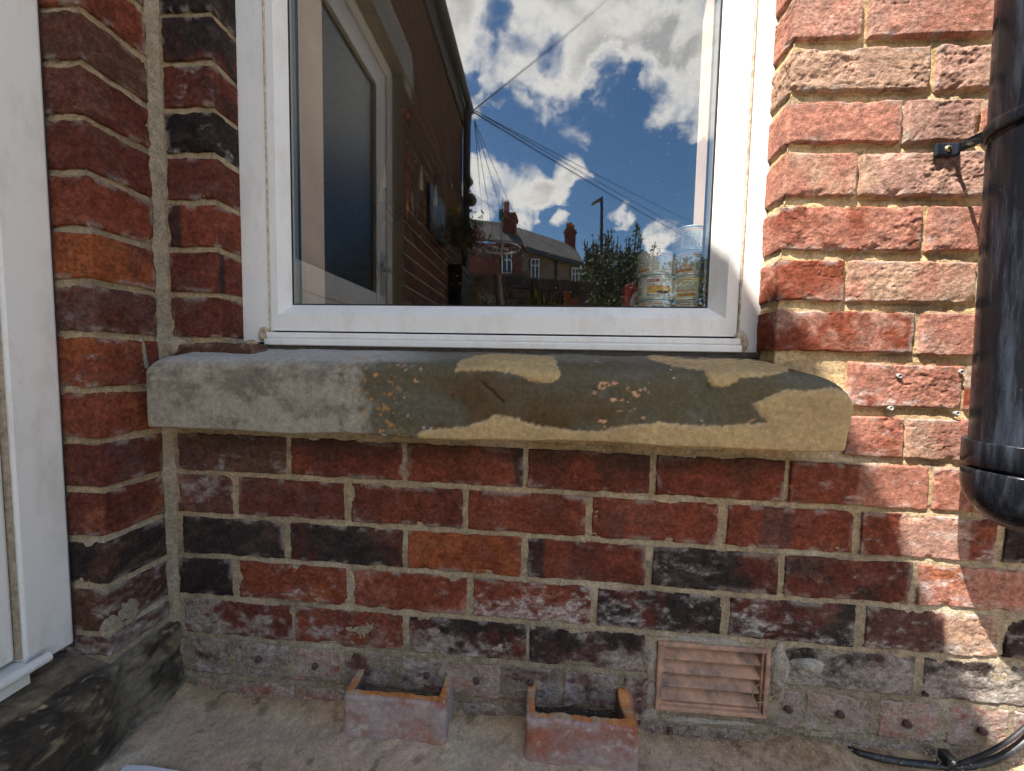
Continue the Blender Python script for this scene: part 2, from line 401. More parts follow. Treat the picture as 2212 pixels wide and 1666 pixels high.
def brick_mesh(path, zb, zt, cls, seed, rough=.35, salt=0., cem=0., res=.0021, proud=.0, cls2=None, stripe=None, corner=.005, edge=.0024, grime=0.):
    xy, nrm_, ss = path_pts(path, corner, res)
    L = ss[-1]; H = zt-zb; nz = max(6, int(round(H/res)))
    S, T = np.meshgrid(ss, np.linspace(0, H, nz+1))
    ox, oz = seed*3.71 % 97, seed*7.13 % 89
    sx, sz = S+ox, T+oz
    # ragged outline
    endw = fbm(sz*45, sx*0+1, seed, 3)*.0016; topw = fbm(sx*38, sz*0+2, seed+5, 3)*.0016
    Sw = S + endw*(1-2*S/L); Tw = T + topw*(1-2*T/H)
    d = np.minimum(np.minimum(S, L-S), np.minimum(T, H-T)) + fbm(sx*70, sz*70, seed+9, 3)*.0013
    R = edge*(1+.5*fbm(sx*25, sz*25, seed+11, 2)); dd = np.clip(d, 0, R)
    drop = R - np.sqrt(np.maximum(R*R-(R-dd)**2, 0))
    chip = sstep(.25, .85, fbm(sx*30, sz*30, seed+21, 4))*sstep(.014, .0, d)*.005*(.4+rough)
    broad = fbm(sx*9, sz*14, seed+2, 3)
    patch = sstep(-.15, .55, fbm(sx*11, sz*17, seed+41, 3))            # where the face has spalled
    rr = rough*(.25+.9*patch)
    f1 = fbm(sx*55, sz*75, seed+3, 5, .58); f2 = fbm(sx*190, sz*240, seed+4, 3, .6)
    pits = sstep(.45, .95, fbm(sx*130, sz*200, seed+6, 3))
    relief = broad*.0008 + rr*(f1*.0026 + f2*.0008 - pits*.0022) + f2*.0002
    relief -= rr*sstep(.35, .75, np.abs(fbm(sx*26, sz*44, seed+8, 4)))*.0016
    crease = sstep(.045, .0, np.abs(fbm(sx*8, sz*26, seed+33, 4, .55)))*sstep(.1, .5, fbm(sx*9, sz*15, seed+34, 2))
    h = proud + relief - drop - chip - crease*.0016
    # colour
    base = C3(*BRK[cls]); col = np.broadcast_to(base, S.shape+(3,)).copy()
    alt = C3(*BRK[cls2]) if cls2 else base*C3(.62, .6, .62)
    col = mixc(col, np.broadcast_to(alt, col.shape), sstep(-.1, .7, fbm(sx*16, sz*13, seed+51, 5, .6))*.85)
    haze = sstep(.0, .75, fbm(sx*21, sz*34, seed+55, 5, .62)); col = mixc(col, np.broadcast_to(base*.35+C3(.12, .085, .068), col.shape), haze*.25)
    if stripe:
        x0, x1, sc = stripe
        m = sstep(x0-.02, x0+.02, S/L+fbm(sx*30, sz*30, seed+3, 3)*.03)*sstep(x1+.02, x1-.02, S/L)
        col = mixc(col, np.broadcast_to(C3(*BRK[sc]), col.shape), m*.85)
    col *= (1+.30*fbm(sx*60, sz*75, seed+61, 5, .65))[..., None]
    col *= (1+.22*fbm(sx*190, sz*240, seed+62, 2))[..., None]
    col = mixc(col, np.broadcast_to(C3(.04, .03, .028), col.shape), sstep(.5, .9, fbm(sx*70, sz*110, seed+64, 4, .65))*.45)
    col = mixc(col, np.broadcast_to(C3(.05, .035, .035), col.shape), pits*.25*min(1, rough*1.4))
    col = mixc(col, np.broadcast_to(C3(.035, .026, .022), col.shape), crease*.55)
    # lime bloom and mortar smears at the arrises
    sn = fbm(sx*34, sz*60, seed+71, 6, .66)
    if salt > 0:
        lower = sstep(.75, .05, T/H)
        m = sstep(.52-.75*salt, 1.0-.5*salt, sn*.75+lower*.55*salt+.25*fbm(sx*12, sz*12, seed+72, 3)+.1)
        m = m*(.30+.80*sstep(-.35, .45, fbm(sx*110, sz*210, seed+74, 4, .68)))
        col = mixc(col, np.broadcast_to(SALT, col.shape), np.clip(m*(.35+.65*salt)*.85, 0, .85))
    sm = sstep(.012, .0, d)*sstep(.05, .55, fbm(sx*40, sz*40, seed+81, 4))
    P = np.zeros(S.shape+(3,))
    P[..., 0] = np.interp(Sw, ss, xy[:, 0]) + nrm_[None, :, 0]*h
    P[..., 1] = np.interp(Sw, ss, xy[:, 1]) + nrm_[None, :, 1]*h
    P[..., 2] = zb + Tw + shear(P[..., 0])
    cw = np.clip(cem + cement_amount(None, None, P)*.75, 0, 1)
    cm = sstep(.62-1.25*cw, 1.0-.95*cw, fbm(sx*13, sz*20, seed+91, 5, .6)*.6+.35*fbm(sx*60, sz*80, seed+92, 4))
    cm = np.where(cw > .01, cm*(.55+.5*sstep(-.4, .3, fbm(sx*100, sz*150, seed+94, 4, .68))), 0)
    cemc = CEMENT*(1+.16*fbm(sx*40, sz*40, seed+93, 4))[..., None]
    cemc = mixc(cemc, np.broadcast_to(C3(.42, .36, .36), col.shape), sstep(.1, .8, fbm(sx*20, sz*20, seed+95, 4))*.6)
    col = mixc(col, cemc, np.clip(np.maximum(cm*.88, sm*.6), 0, 1))
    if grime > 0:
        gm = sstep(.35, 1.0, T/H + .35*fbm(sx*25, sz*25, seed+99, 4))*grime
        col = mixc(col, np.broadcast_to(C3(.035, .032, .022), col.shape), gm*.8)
    # skirt back into the bed
    Pp = np.pad(P, ((1, 1), (1, 1), (0, 0)), mode='edge'); cp = np.pad(col, ((1, 1), (1, 1), (0, 0)), mode='edge')
    nn = np.pad(nrm_, ((1, 1), (0, 0)), mode='edge'); back = .03
    msk = np.zeros(Pp.shape[:2], bool); msk[0] = msk[-1] = True; msk[:, 0] = msk[:, -1] = True
    off = -nn[None, :, :]*back
    Pp[..., :2] = np.where(msk[..., None], Pp[..., :2]+np.broadcast_to(off, Pp.shape[:2]+(2,)), Pp[..., :2])
    return grid_mesh('brick', Pp, np.clip(cp, 0, 1))

_bn = [0]
def brick(parent, path, ztop, zbot, cls, **kw):
    _bn[0] += 1
    me = brick_mesh(path, zbot, ztop, cls, 11+_bn[0]*13, **kw)
    return link('brick', me, MAT['brick'], parent)
def XW(u, v, y=0.0): return float(at(u, v, y=y)[0])
def zs(k, j=JH): return ZC+JOINTS[k]-j, ZC+JOINTS[k+1]+j

# ---------------------------------------------------------------- main wall
wall = empty('brick_wall', (0.3, 0, 0), 'old red brick house wall with pale mortar around the white window', 'wall')
REV = .075
# right of the window: first brick turns the corner into the reveal
R_ROWS = {  # course: [(pixel left, pixel right, pixel row, class, options)]; left None = window arris
 5: [(None,1863,40,'rose',dict(rough=.6,cls2='pink')), (1883,2330,40,'rose',dict(rough=.3,cls2='pink'))],
 6: [(None,2010,160,'tan',dict(rough=1.0,cls2='pink')), (2030,2330,160,'pink',dict(rough=.85,cls2='tan'))],
 7: [(None,1948,275,'rose',dict(rough=.25)), (1961,2116,275,'pink',dict(rough=.75)), (2132,2400,275,'rose',dict(rough=.5))],
 8: [(None,1851,390,'rose',dict(rough=.7,cls2='tan')), (1863,2330,390,'pink',dict(rough=1.0,cls2='tan'))],
 9: [(None,1993,500,'rose',dict(rough=.8,cls2='red')), (2010,2300,500,'rose',dict(rough=.35,cls2='pink'))],
 10: [(None,1825,610,'red',dict(rough=.7,cls2='rose')), (1837,2112,610,'tan',dict(rough=.55,cls2='rose')), (2128,2380,610,'rose',dict(rough=.5))],
 11: [(None,1976,718,'red',dict(rough=.6,cls2='pink')), (1994,2300,718,'rose',dict(rough=.45,cls2='pink'))],
 12: [(1836,2082,828,'rose',dict(rough=.75,salt=.35,cls2='red')), (2098,2360,828,'red',dict(rough=.5,salt=.3))],
 13: [(1830,1955,935,'rose',dict(rough=.35,salt=.15,cls2='red')), (1966,2190,935,'rose',dict(rough=.85,salt=.35,cls2='tan')), (2210,2400,935,'red',dict(rough=.5))],
}
LAST = {}
for k, row in R_ROWS.items():
    zt, zb = zs(k, .0092)
    for (ul, ur, v, cls, kw) in row:
        xr = XW(ur, v); LAST[k] = xr; kw = dict(kw); kw.setdefault('res', .0017); kw['rough'] *= .8
        if ul is None: brick(wall, [(RX+.004, REV), (RX, 0), (xr, 0)], zt, zb, cls, **kw)
        else: brick(wall, [(XW(ul, v), 0), (xr, 0)], zt, zb, cls, **kw)
for k in range(0, 5):                                     # courses above the picture
    zt, zb = zs(k); xm = RX + (.12 if k % 2 else .225)
    brick(wall, [(RX+.004, REV), (RX, 0), (xm, 0)], zt, zb, 'rose', rough=.5, res=.004)
    x = xm+.012
    while x < RIGHT_END-.06:
        brick(wall, [(x, 0), (min(x+.222, RIGHT_END), 0)], zt, zb, random.choice(['rose', 'pink', 'red']), rough=.5, res=.004); x += .234
# left of the window
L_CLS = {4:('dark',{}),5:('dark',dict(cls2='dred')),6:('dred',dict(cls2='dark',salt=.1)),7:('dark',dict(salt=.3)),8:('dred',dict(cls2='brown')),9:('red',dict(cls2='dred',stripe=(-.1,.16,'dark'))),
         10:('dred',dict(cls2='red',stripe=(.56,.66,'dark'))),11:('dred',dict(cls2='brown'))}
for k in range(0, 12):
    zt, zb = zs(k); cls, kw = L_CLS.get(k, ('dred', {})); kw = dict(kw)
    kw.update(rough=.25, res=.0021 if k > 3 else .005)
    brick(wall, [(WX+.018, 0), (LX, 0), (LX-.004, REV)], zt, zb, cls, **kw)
# below the sill
C_ROWS = {
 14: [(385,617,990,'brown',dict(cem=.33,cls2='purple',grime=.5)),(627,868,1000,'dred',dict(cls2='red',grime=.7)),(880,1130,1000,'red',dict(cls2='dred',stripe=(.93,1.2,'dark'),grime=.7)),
      (1141,1405,1010,'dred',dict(cls2='red',grime=.8)),(1418,1698,1030,'red',dict(cls2='dred',grime=.8)),(1708,2009,1045,'red',dict(salt=.25,grime=.2,stripe=(.5,1.3,'rose'))),(2021,2330,1050,'rose',dict(salt=.2,cls2='red'))],  # rose stripe paints the sunlit right half of its brick paler
 15: [(383,500,1070,'purple',dict(cem=.4,cls2='rose')),(514,742,1070,'dred',dict(cls2='purple')),(758,1000,1080,'dred',dict(cls2='red')),(1012,1266,1090,'red',dict(cls2='dred')),
      (1280,1552,1110,'red',dict(cls2='purple')),(1572,1848,1130,'red',dict(cls2='dred',stripe=(.28,.52,'purple'))),(1862,2156,1150,'red',dict(salt=.4,cls2='dred',stripe=(.3,.8,'pink'))),(2176,2420,1150,'dark',dict())],  # pink stripe paints in the sunlit part of the salted brick
 16: [(393,613,1155,'dark',dict(cls2='purple')),(627,869,1170,'dark',dict(cls2='dred')),(880,1127,1180,'orange',dict(cls2='red')),(1140,1397,1195,'dred',dict(cls2='red',stripe=(-.2,.14,'dark'))),
      (1411,1684,1215,'dark',dict(cls2='dred',salt=.15)),(1696,1973,1240,'dred',dict(cls2='dark',salt=.1)),(1986,2230,1250,'rose',dict(salt=.35,rough=.7,cls2='orange')),(2244,2450,1250,'red',dict())],
 17: [(385,500,1240,'dark',dict()),(517,748,1255,'red',dict(salt=.3,cls2='orange')),(763,1008,1265,'red',dict(cls2='rose',salt=.22)),(1022,1278,1280,'red',dict(salt=.72)),
      (1291,1560,1310,'dark',dict(cls2='dred',salt=.42)),(1577,1850,1335,'dark',dict(cls2='dred',salt=.5)),(1872,2163,1355,'purple',dict(cls2='dark',salt=.3,stripe=(.6,1.3,'tan'))),(2176,2440,1370,'dark',dict(salt=.3))],  # tan stripe paints the sunlit right end of its brick paler
 18: [(398,629,1335,'dred',dict(cem=.28,cls2='dark')),(637,870,1345,'red',dict(cem=.2,cls2='dark')),(883,1138,1362,'dark',dict(cem=.22,cls2='dred',salt=.25)),(1143,1396,1385,'dark',dict(cem=.22,cls2='purple',salt=.3)),
      (1697,1981,1440,'dark',dict(cem=.42,salt=.25,cls2='purple')),(1998,2235,1460,'dark',dict(cem=.3,salt=.35)),(2248,2450,1460,'dark',dict(cem=.3))],
 19: [(412,497,1415,'purple',dict(cem=.5)),(510,622,1425,'purple',dict(cem=.6)),(630,735,1435,'rose',dict(cem=.45)),(742,843,1440,'purple',dict(cem=.45)),(866,970,1450,'purple',dict(cem=.45)),(979,1080,1460,'rose',dict(cem=.5)),
      (1092,1205,1475,'purple',dict(cem=.55)),(1217,1335,1490,'purple',dict(cem=.4)),(1347,1400,1500,'purple',dict(cem=.6)),(1680,1728,1530,'rose',dict(cem=.55)),(1740,1880,1540,'tan',dict(cem=.7)),
      (1900,2030,1555,'rose',dict(cem=.65)),(2048,2180,1565,'rose',dict(cem=.6)),(2192,2330,1570,'red',dict(cem=.3))],
 20: [(425,633,1495,'rose',dict(cem=.35,salt=.6)),(641,745,1500,'rose',dict(cem=.35,salt=.6)),(758,985,1530,'purple',dict(cem=.6)),(1000,1200,1560,'purple',dict(cem=.6)),(1210,1385,1570,'purple',dict(cem=.5)),
      (1396,1640,1580,'purple',dict(cem=.3,salt=.3)),(1655,1900,1600,'tan',dict(cem=.5)),(1915,2160,1620,'tan',dict(cem=.5)),(2175,2400,1640,'tan',dict(cem=.5))],
}
for k, row in C_ROWS.items():
    zt, zb = zs(k)
    for i, (ul, ur, v, cls, kw) in enumerate(row):
        kw = dict(kw); kw.setdefault('rough', random.choice([.18, .25, .35, .5, .65]))
        x0, x1 = XW(ul, v), XW(ur, v)
        if x0 > .55: kw['rough'] = max(kw['rough'], .6); kw['res'] = .0017
        if k >= 18: kw['rough'] = .55; kw['proud'] = -.0008
        x1 = min(x1, RIGHT_END); LAST[k] = x1
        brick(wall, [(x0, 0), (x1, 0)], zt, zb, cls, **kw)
for k in (12, 13):                                        # beside and behind the sill ends
    zt, zb = zs(k)
    brick(wall, [(WX+.015, 0), (-.55, 0)], zt, zb, 'brown', rough=.3, cem=.3, res=.004)
for k in range(5, 21):                                    # outside the picture on the right
    zt, zb = zs(k, .0092 if k < 14 else JH); x = LAST[k]+.013
    while x < RIGHT_END-.03:
        brick(wall, [(x, 0), (min(x+.222, RIGHT_END), 0)], zt, zb, random.choice(['rose', 'red', 'dred']), rough=.5, res=.005); x += .234

def recess(x, z):
    "depth of the joints: raked on the repointed right side, flush and smeared low down"
    r = .0026 + .0052*sstep(.36, .48, x)*sstep(-.30, -.05, z-ZC)
    return r - .0012*sstep(-.47, -.6, z-ZC)
def mortar_sheet(name, path, z0, z1, res, seed, parent, deep=None, dark=0.):
    xy, nn, ss = path_pts(path, .003, res)
    S, Z = np.meshgrid(ss, np.arange(z0, z1+res, res))
    X = np.broadcast_to(xy[None, :, 0], S.shape); Y = np.broadcast_to(xy[None, :, 1], S.shape)
    q = S+seed*1.7
    rc = recess(X, Z) if deep is None else deep
    h = -rc + fbm(q*22, Z*30, seed, 4)*.0016 + fbm(q*120, Z*150, seed+3, 3, .6)*.0007 - .0008
    # struck joints: leaning in at the top of each bed
    Zs = Z - shear(X)
    for j in JOINTS:
        zz = ZC+j; h -= np.where(np.abs(Zs-zz) < .009, np.clip((Zs-zz+.004)/.010, -.3, 1)*.0022, 0)
    h = np.where((X > .236) & (X < .431) & (Z > ZC-.645) & (Z < ZC-.517) & (deep is None), -.06, h)
    P = np.stack([X+nn[None, :, 0]*h, Y+nn[None, :, 1]*h, Z], -1)
    col = np.broadcast_to(C3(.54, .385, .21), P.shape).copy()
    grey = sstep(-.2, -.5, Z-ZC)
    warm = sstep(.3, .45, X)*sstep(-.25, -.05, Z-ZC)  # sunlit mortar right of the window is painted paler and yellower
    col = mixc(col, np.broadcast_to(C3(.39, .29, .175), P.shape), np.clip(1-warm, 0, 1))
    col = mixc(col, np.broadcast_to(C3(.37, .30, .205), P.shape), grey)
    col = mixc(col, np.broadcast_to(C3(.24, .195, .14), P.shape), sstep(-.53, -.6, Z-ZC)*.9)
    col = mixc(col, np.broadcast_to(C3(.50, .43, .33), P.shape), sstep(.15, .9, fbm(q*9, Z*14, seed+7, 4)+.15*grey)*.55)
    col = mixc(col, np.broadcast_to(C3(.20, .16, .11), P.shape), sstep(.15, .9, fbm(q*14, Z*24, seed+8, 5))*.55)
    col *= (1+.25*fbm(q*80, Z*80, seed+9, 4, .65))[..., None]
    edge = np.min(np.stack([np.abs(np.abs(Zs-ZC-j)-.006) for j in JOINTS]), 0); col *= (1-.35*sstep(.003, .0, edge)*sstep(-.1, .5, fbm(q*30, Z*30, seed+12, 3)))[..., None]  # shadow gap painted dark along the brick edges
    if dark > 0: col *= (1-dark*.5)
    me = grid_mesh(name, P, np.clip(col, 0, 1))
    return link(name, me, MAT['mortar'], parent)
mortar_sheet('mortar', [(WX-.01, 0), (RIGHT_END, 0)], -.06, ZC-.135, .0028, 3, wall)
mortar_sheet('mortar', [(RX+.002, REV), (RX, 0), (RIGHT_END, 0)], ZC-.137, ZC+1.066, .0032, 5, wall)
mortar_sheet('mortar', [(WX-.01, 0), (LX, 0), (LX-.002, REV)], ZC-.137, ZC+1.066, .0032, 8, wall)

# upper wall out of the picture: lintel and bricks joined
up = MB()
x_row = 0
for k in range(27):
    z0 = ZC+1.066 + k*.0857
    x = WX + (.0 if k % 2 else -.117)
    while x < RIGHT_END:
        a, b = max(x, WX), min(x+.223, RIGHT_END)
        segs = [(a, b)]
        if z0 < ZC+1.44: segs = [(a, min(b, LX)), (max(a, RX), b)]
        elif z0 < ZC+1.61: segs = [(a, min(b, LX-.11)), (max(a, RX+.11), b)]
        for a, b in segs:
            if b-a > .03: up.box(a, b, -.001, .05, z0+.006, z0+.080)
        x += .235
for k in range(22):                                       # the wall runs on to the right
    z0 = ZC+JOINTS[k] if k < len(JOINTS) else -1
    if k == 0: continue
    x = RIGHT_END+.008 + (.117 if k % 2 else 0)
    if k % 2: up.box(RIGHT_END+.008, RIGHT_END+.113, -.001, .05, z0+.006-.021, z0+.079-.021)
    while x < 2.6: up.box(x, x+.223, -.001, .05, z0+.006-.021, z0+.079-.021); x += .235
upper = up.build('upper_bricks', None, wall, recalc=False); upper['kind'] = 'stuff'
MAT['brick_plain'] = plain_mat('shaded_brick', (.115, .054, .037), .9, .1, .5, 9, .5, 160)
upper.data.materials.append(MAT['brick_plain'])
MAT['mortar_plain'] = plain_mat('old_mortar', (.36, .31, .24), .95, .15, .2, 20, .4, 200)
m = MB(); m.box(WX-.3, LX-.004, .004, .24, ZC+1.064, 3.35).box(LX-.004, RX+.004, .004, .24, ZC+1.61, 3.35).box(RX+.004, RIGHT_END, .004, .24, ZC+1.064, 3.35)
m.build('mortar', MAT['mortar_plain'], wall)
m = MB(); m.box(LX-.1, RX+.1, -.012, .10, ZC+1.455, ZC+1.60); m.build('lintel', plain_mat('lintel_stone', (.36, .31, .24), .9, .2, .25, 14, .4), wall, bevel=.006)
# backing so that daylight does not leak
m = MB(); m.box(WX-.3, LX-.006, .076, .24, -.05, ZC+1.062).box(RX+.006, RIGHT_END, .076, .24, -.05, ZC+1.062).box(LX-.006, RX+.006, .076, .24, -.05, ZC+.02)
m.build('inner_leaf', MAT['mortar_plain'], wall)
m = MB(); m.box(RIGHT_END, 2.6, .003, .24, -.05, 3.35); m.build('mortar', MAT['mortar_plain'], wall)

# plugs in the damp course and wall plugs
MAT['plug'] = plain_mat('brown_plug', (.09, .05, .045), .8, .3, .3, 300)
MAT['wallplug'] = plain_mat('grey_plastic', (.34, .33, .31), .5, .4, .1, 200)
MAT['black'] = plain_mat('black_hole', (.01, .01, .01), .9, .1)
for (u, v, r) in [(451,1416,.0055),(559,1423,.0062),(681,1438,.0062),(794,1450,.0062),(922,1458,.0062),(1029,1470,.006),(1146,1474,.006),(1272,1485,.006),
               (1447,1577,.005),(1702,1531,.0066),(1814,1542,.0066),(1958,1562,.0068),(2120,1578,.0068)]:
    p = at(u, v, y=-.001); m = MB()
    m.lathe([(r, .0), (r, .0042), (r*.75, .0052), (0.0001, .0046)], n=14)
    o = m.build('damp_plug', MAT['plug']); o.rotation_euler = (math.pi/2, 0, random.uniform(-.2, .2)); o.location = p.tolist(); parent_keep(o, wall)
for (u, v) in [(1942,812),(2075,803),(1923,882),(2067,893),(1999,1499)]:
    p = at(u, v, y=-.001); m = MB()
    m.lathe([(.0032, -.004), (.0040, .0005), (.0040, .0028), (.0024, .0028), (.0022, -.001), (.0001, -.001)], n=14)
    o = m.build('wall_plug', MAT['wallplug'] if v < 1000 else MAT['plug']); o.rotation_euler = (math.pi/2+random.uniform(-.2, .2), 0, random.uniform(-.2, .2)); o.location = p.tolist(); parent_keep(o, wall)

# ---------------------------------------------------------------- wing wall with the door
END_Y, EAVE_Z, EAVE_X = -2.56, ZC+2.29, -0.65
DOOR_Y0, DOOR_Y1, DOOR_TOP = WY, -1.117, ZC+1.50
STEP_Z = ZC-.535
wing = empty('wing_wall', (WX, -1.3, 0), 'shaded red brick side wall meeting the window wall at the left corner', 'wall')
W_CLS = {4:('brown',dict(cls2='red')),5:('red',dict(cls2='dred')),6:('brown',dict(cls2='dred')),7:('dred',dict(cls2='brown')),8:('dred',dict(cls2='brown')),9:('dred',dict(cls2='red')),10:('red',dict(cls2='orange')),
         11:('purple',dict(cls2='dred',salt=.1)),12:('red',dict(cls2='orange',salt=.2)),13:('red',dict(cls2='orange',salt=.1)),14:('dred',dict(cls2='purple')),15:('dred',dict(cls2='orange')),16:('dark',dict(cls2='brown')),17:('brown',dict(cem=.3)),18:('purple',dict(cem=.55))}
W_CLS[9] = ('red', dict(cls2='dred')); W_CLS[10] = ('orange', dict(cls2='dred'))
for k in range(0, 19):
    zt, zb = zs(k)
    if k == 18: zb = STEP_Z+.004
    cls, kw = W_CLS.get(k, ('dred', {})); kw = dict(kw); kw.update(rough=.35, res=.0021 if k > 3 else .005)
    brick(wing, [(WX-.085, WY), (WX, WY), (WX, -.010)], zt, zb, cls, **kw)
mortar_sheet('mortar', [(WX-.085, WY), (WX, WY), (WX, .003)], STEP_Z-.2, ZC+1.066, .0032, 15, wing, deep=.0028)
# vertical fillet of mortar in the corner
P = []; zz = np.arange(STEP_Z-.15, ZC+1.066, .004)
for z in zz:
    w_ = .0085+.003*float(fbm(np.array([z*30]), np.array([3.]), 5, 3)[0]); jit = .001*float(fbm(np.array([z*90]), np.array([1.]), 6, 2)[0])
    P.append([(WX-.002+jit, -w_-.002, z), (WX+.002+jit, -w_*.7, z), (WX+.0045+jit, -.0045, z), (WX+w_*.8, -.002, z), (WX+w_+.004, .003, z)])
P = np.array(P); cc = np.broadcast_to(C3(.31, .255, .18), P.shape)*(1+.2*fbm(P[..., 2]*40, P[..., 0]*60, 3, 4))[..., None]
link('corner_mortar', grid_mesh('corner_mortar', P, cc), MAT['mortar'], wing)
# beyond the door and above it
wb = MB(); z0 = 0.0; k = 0
while z0 < EAVE_Z-.2:
    y = END_Y + (.0 if k % 2 else -.117)
    while y < 0:
        a, b = max(y, END_Y), min(y+.223, -.004)
        segs = [(a, b)]
        if z0+.08 > STEP_Z and z0 < DOOR_TOP+.15:
            segs = [(a, min(b, DOOR_Y1-.002))]
            if z0+.08 > DOOR_TOP: segs = [(a, min(b, DOOR_Y1-.12))]
        if z0 < ZC+1.062:
            segs = [(s0, min(s1, WY-.01)) for s0, s1 in segs]
        for s0, s1 in segs:
            if z0 < STEP_Z+.02: s1 = min(s1, DOOR_Y1-.1)
            if s1-s0 > .02: wb.box(WX-.05, WX+.001, s0, s1, z0+.006, z0+.080)
        y += .235
    z0 += .0857; k += 1
o = wb.build('wing_bricks', MAT['brick_plain'], wing, recalc=False); o['kind'] = 'stuff'
m = MB(); m.box(WX-.24, WX-.003, END_Y, DOOR_Y1, -.05, EAVE_Z-.13).box(WX-.24, WX-.003, DOOR_Y1, .0, DOOR_TOP, EAVE_Z-.13)
m.build('mortar', MAT['mortar_plain'], wing)
m = MB(); m.box(WX-.24, WX-.09, WY, .05, -.05, DOOR_TOP); m.build('inner_leaf', MAT['mortar_plain'], wing)
m = MB(); m.box(WX-.1, WX+.006, DOOR_Y1-.12, -.006, DOOR_TOP+.002, DOOR_TOP+.15); m.build('lintel', plain_mat('door_lintel', (.30, .28, .26), .9, .2, .25, 14, .4), wing, bevel=.005)
# eaves: rafters end, fascia, half-round gutter, tiled roof
MAT['fascia'] = plain_mat('dark_fascia', (.06, .05, .045), .6, .3, .2, 10)
MAT['gutter'] = plain_mat('black_gutter', (.035, .035, .038), .35, .5, .2, 20)
MAT['slate'] = plain_mat('roof_tile', (.16, .14, .13), .85, .3, .35, 6, .4, 60)
BEND_Y, IN_Y = -.95, -.50                                  # unseen inward bend of the eaves, invented to shape the shadow edge
fx = lambda x: x                                          # plan of the front edge
edge_pl = [(WX+.07, END_Y-.07), (WX+.07, BEND_Y), (WX-.04, IN_Y), (WX-.04, 0)]
roof = MB(); roof.box(WX-1.9, WX-.05, END_Y-.05, .0, EAVE_Z-.12, EAVE_Z-.09)
sl = lambda x: (WX+.07-x)*.568
low = [(x, y, EAVE_Z-.03+sl(x)) for x, y in edge_pl]+[(WX-1.9, 0, EAVE_Z-.03+sl(WX-1.9)), (WX-1.9, END_Y-.07, EAVE_Z-.03+sl(WX-1.9))]
hi = [(x, y, z+.05) for x, y, z in low]; nlo = len(low)
roof.add(low+hi, [tuple(range(nlo))[::-1], tuple(range(nlo, 2*nlo))]+[(i, (i+1) % nlo, nlo+(i+1) % nlo, nlo+i) for i in range(nlo)])
roof = roof.build('roof', MAT['slate'], wing)
m = MB(); m.box(WX+.001, WX+.022, END_Y-.05, BEND_Y, EAVE_Z-.17, EAVE_Z-.032); m.build('fascia', MAT['fascia'], roof)
P = []
for (gx, y) in ((EAVE_X-.036, END_Y-.06), (EAVE_X-.036, BEND_Y), (EAVE_X-.036-.11, IN_Y), (EAVE_X-.036-.11, -.003)):
    row = []
    for t in np.linspace(math.pi, 2*math.pi, 13): row.append((gx+.036*math.cos(t), y, EAVE_Z+.002+.042*math.sin(t)))
    for t in np.linspace(2*math.pi, math.pi, 13): row.append((gx+.033*math.cos(t), y, EAVE_Z+.002+.039*math.sin(t)))
    P.append(row)
gut = link('gutter', grid_mesh('gutter', np.array(P), wrap=True, smooth=False), MAT['gutter'], roof)
m = MB(); m.tube([(EAVE_X-.036, END_Y+.03, EAVE_Z-.03), (WX+.045, END_Y+.03, EAVE_Z-.2), (WX+.045, END_Y+.03, .1)], .034, 14); m.build('drainpipe', MAT['gutter'], wing)
# gable end of the wing
m = MB(); m.add([(WX-1.9, END_Y+.001, 0), (WX-.2, END_Y+.001, 0), (WX-.2, END_Y+.001, EAVE_Z+.1), (WX-1.9, END_Y+.001, EAVE_Z+1.05)], [(0, 1, 2, 3)]); m.build('gable', MAT['brick_plain'], wing)

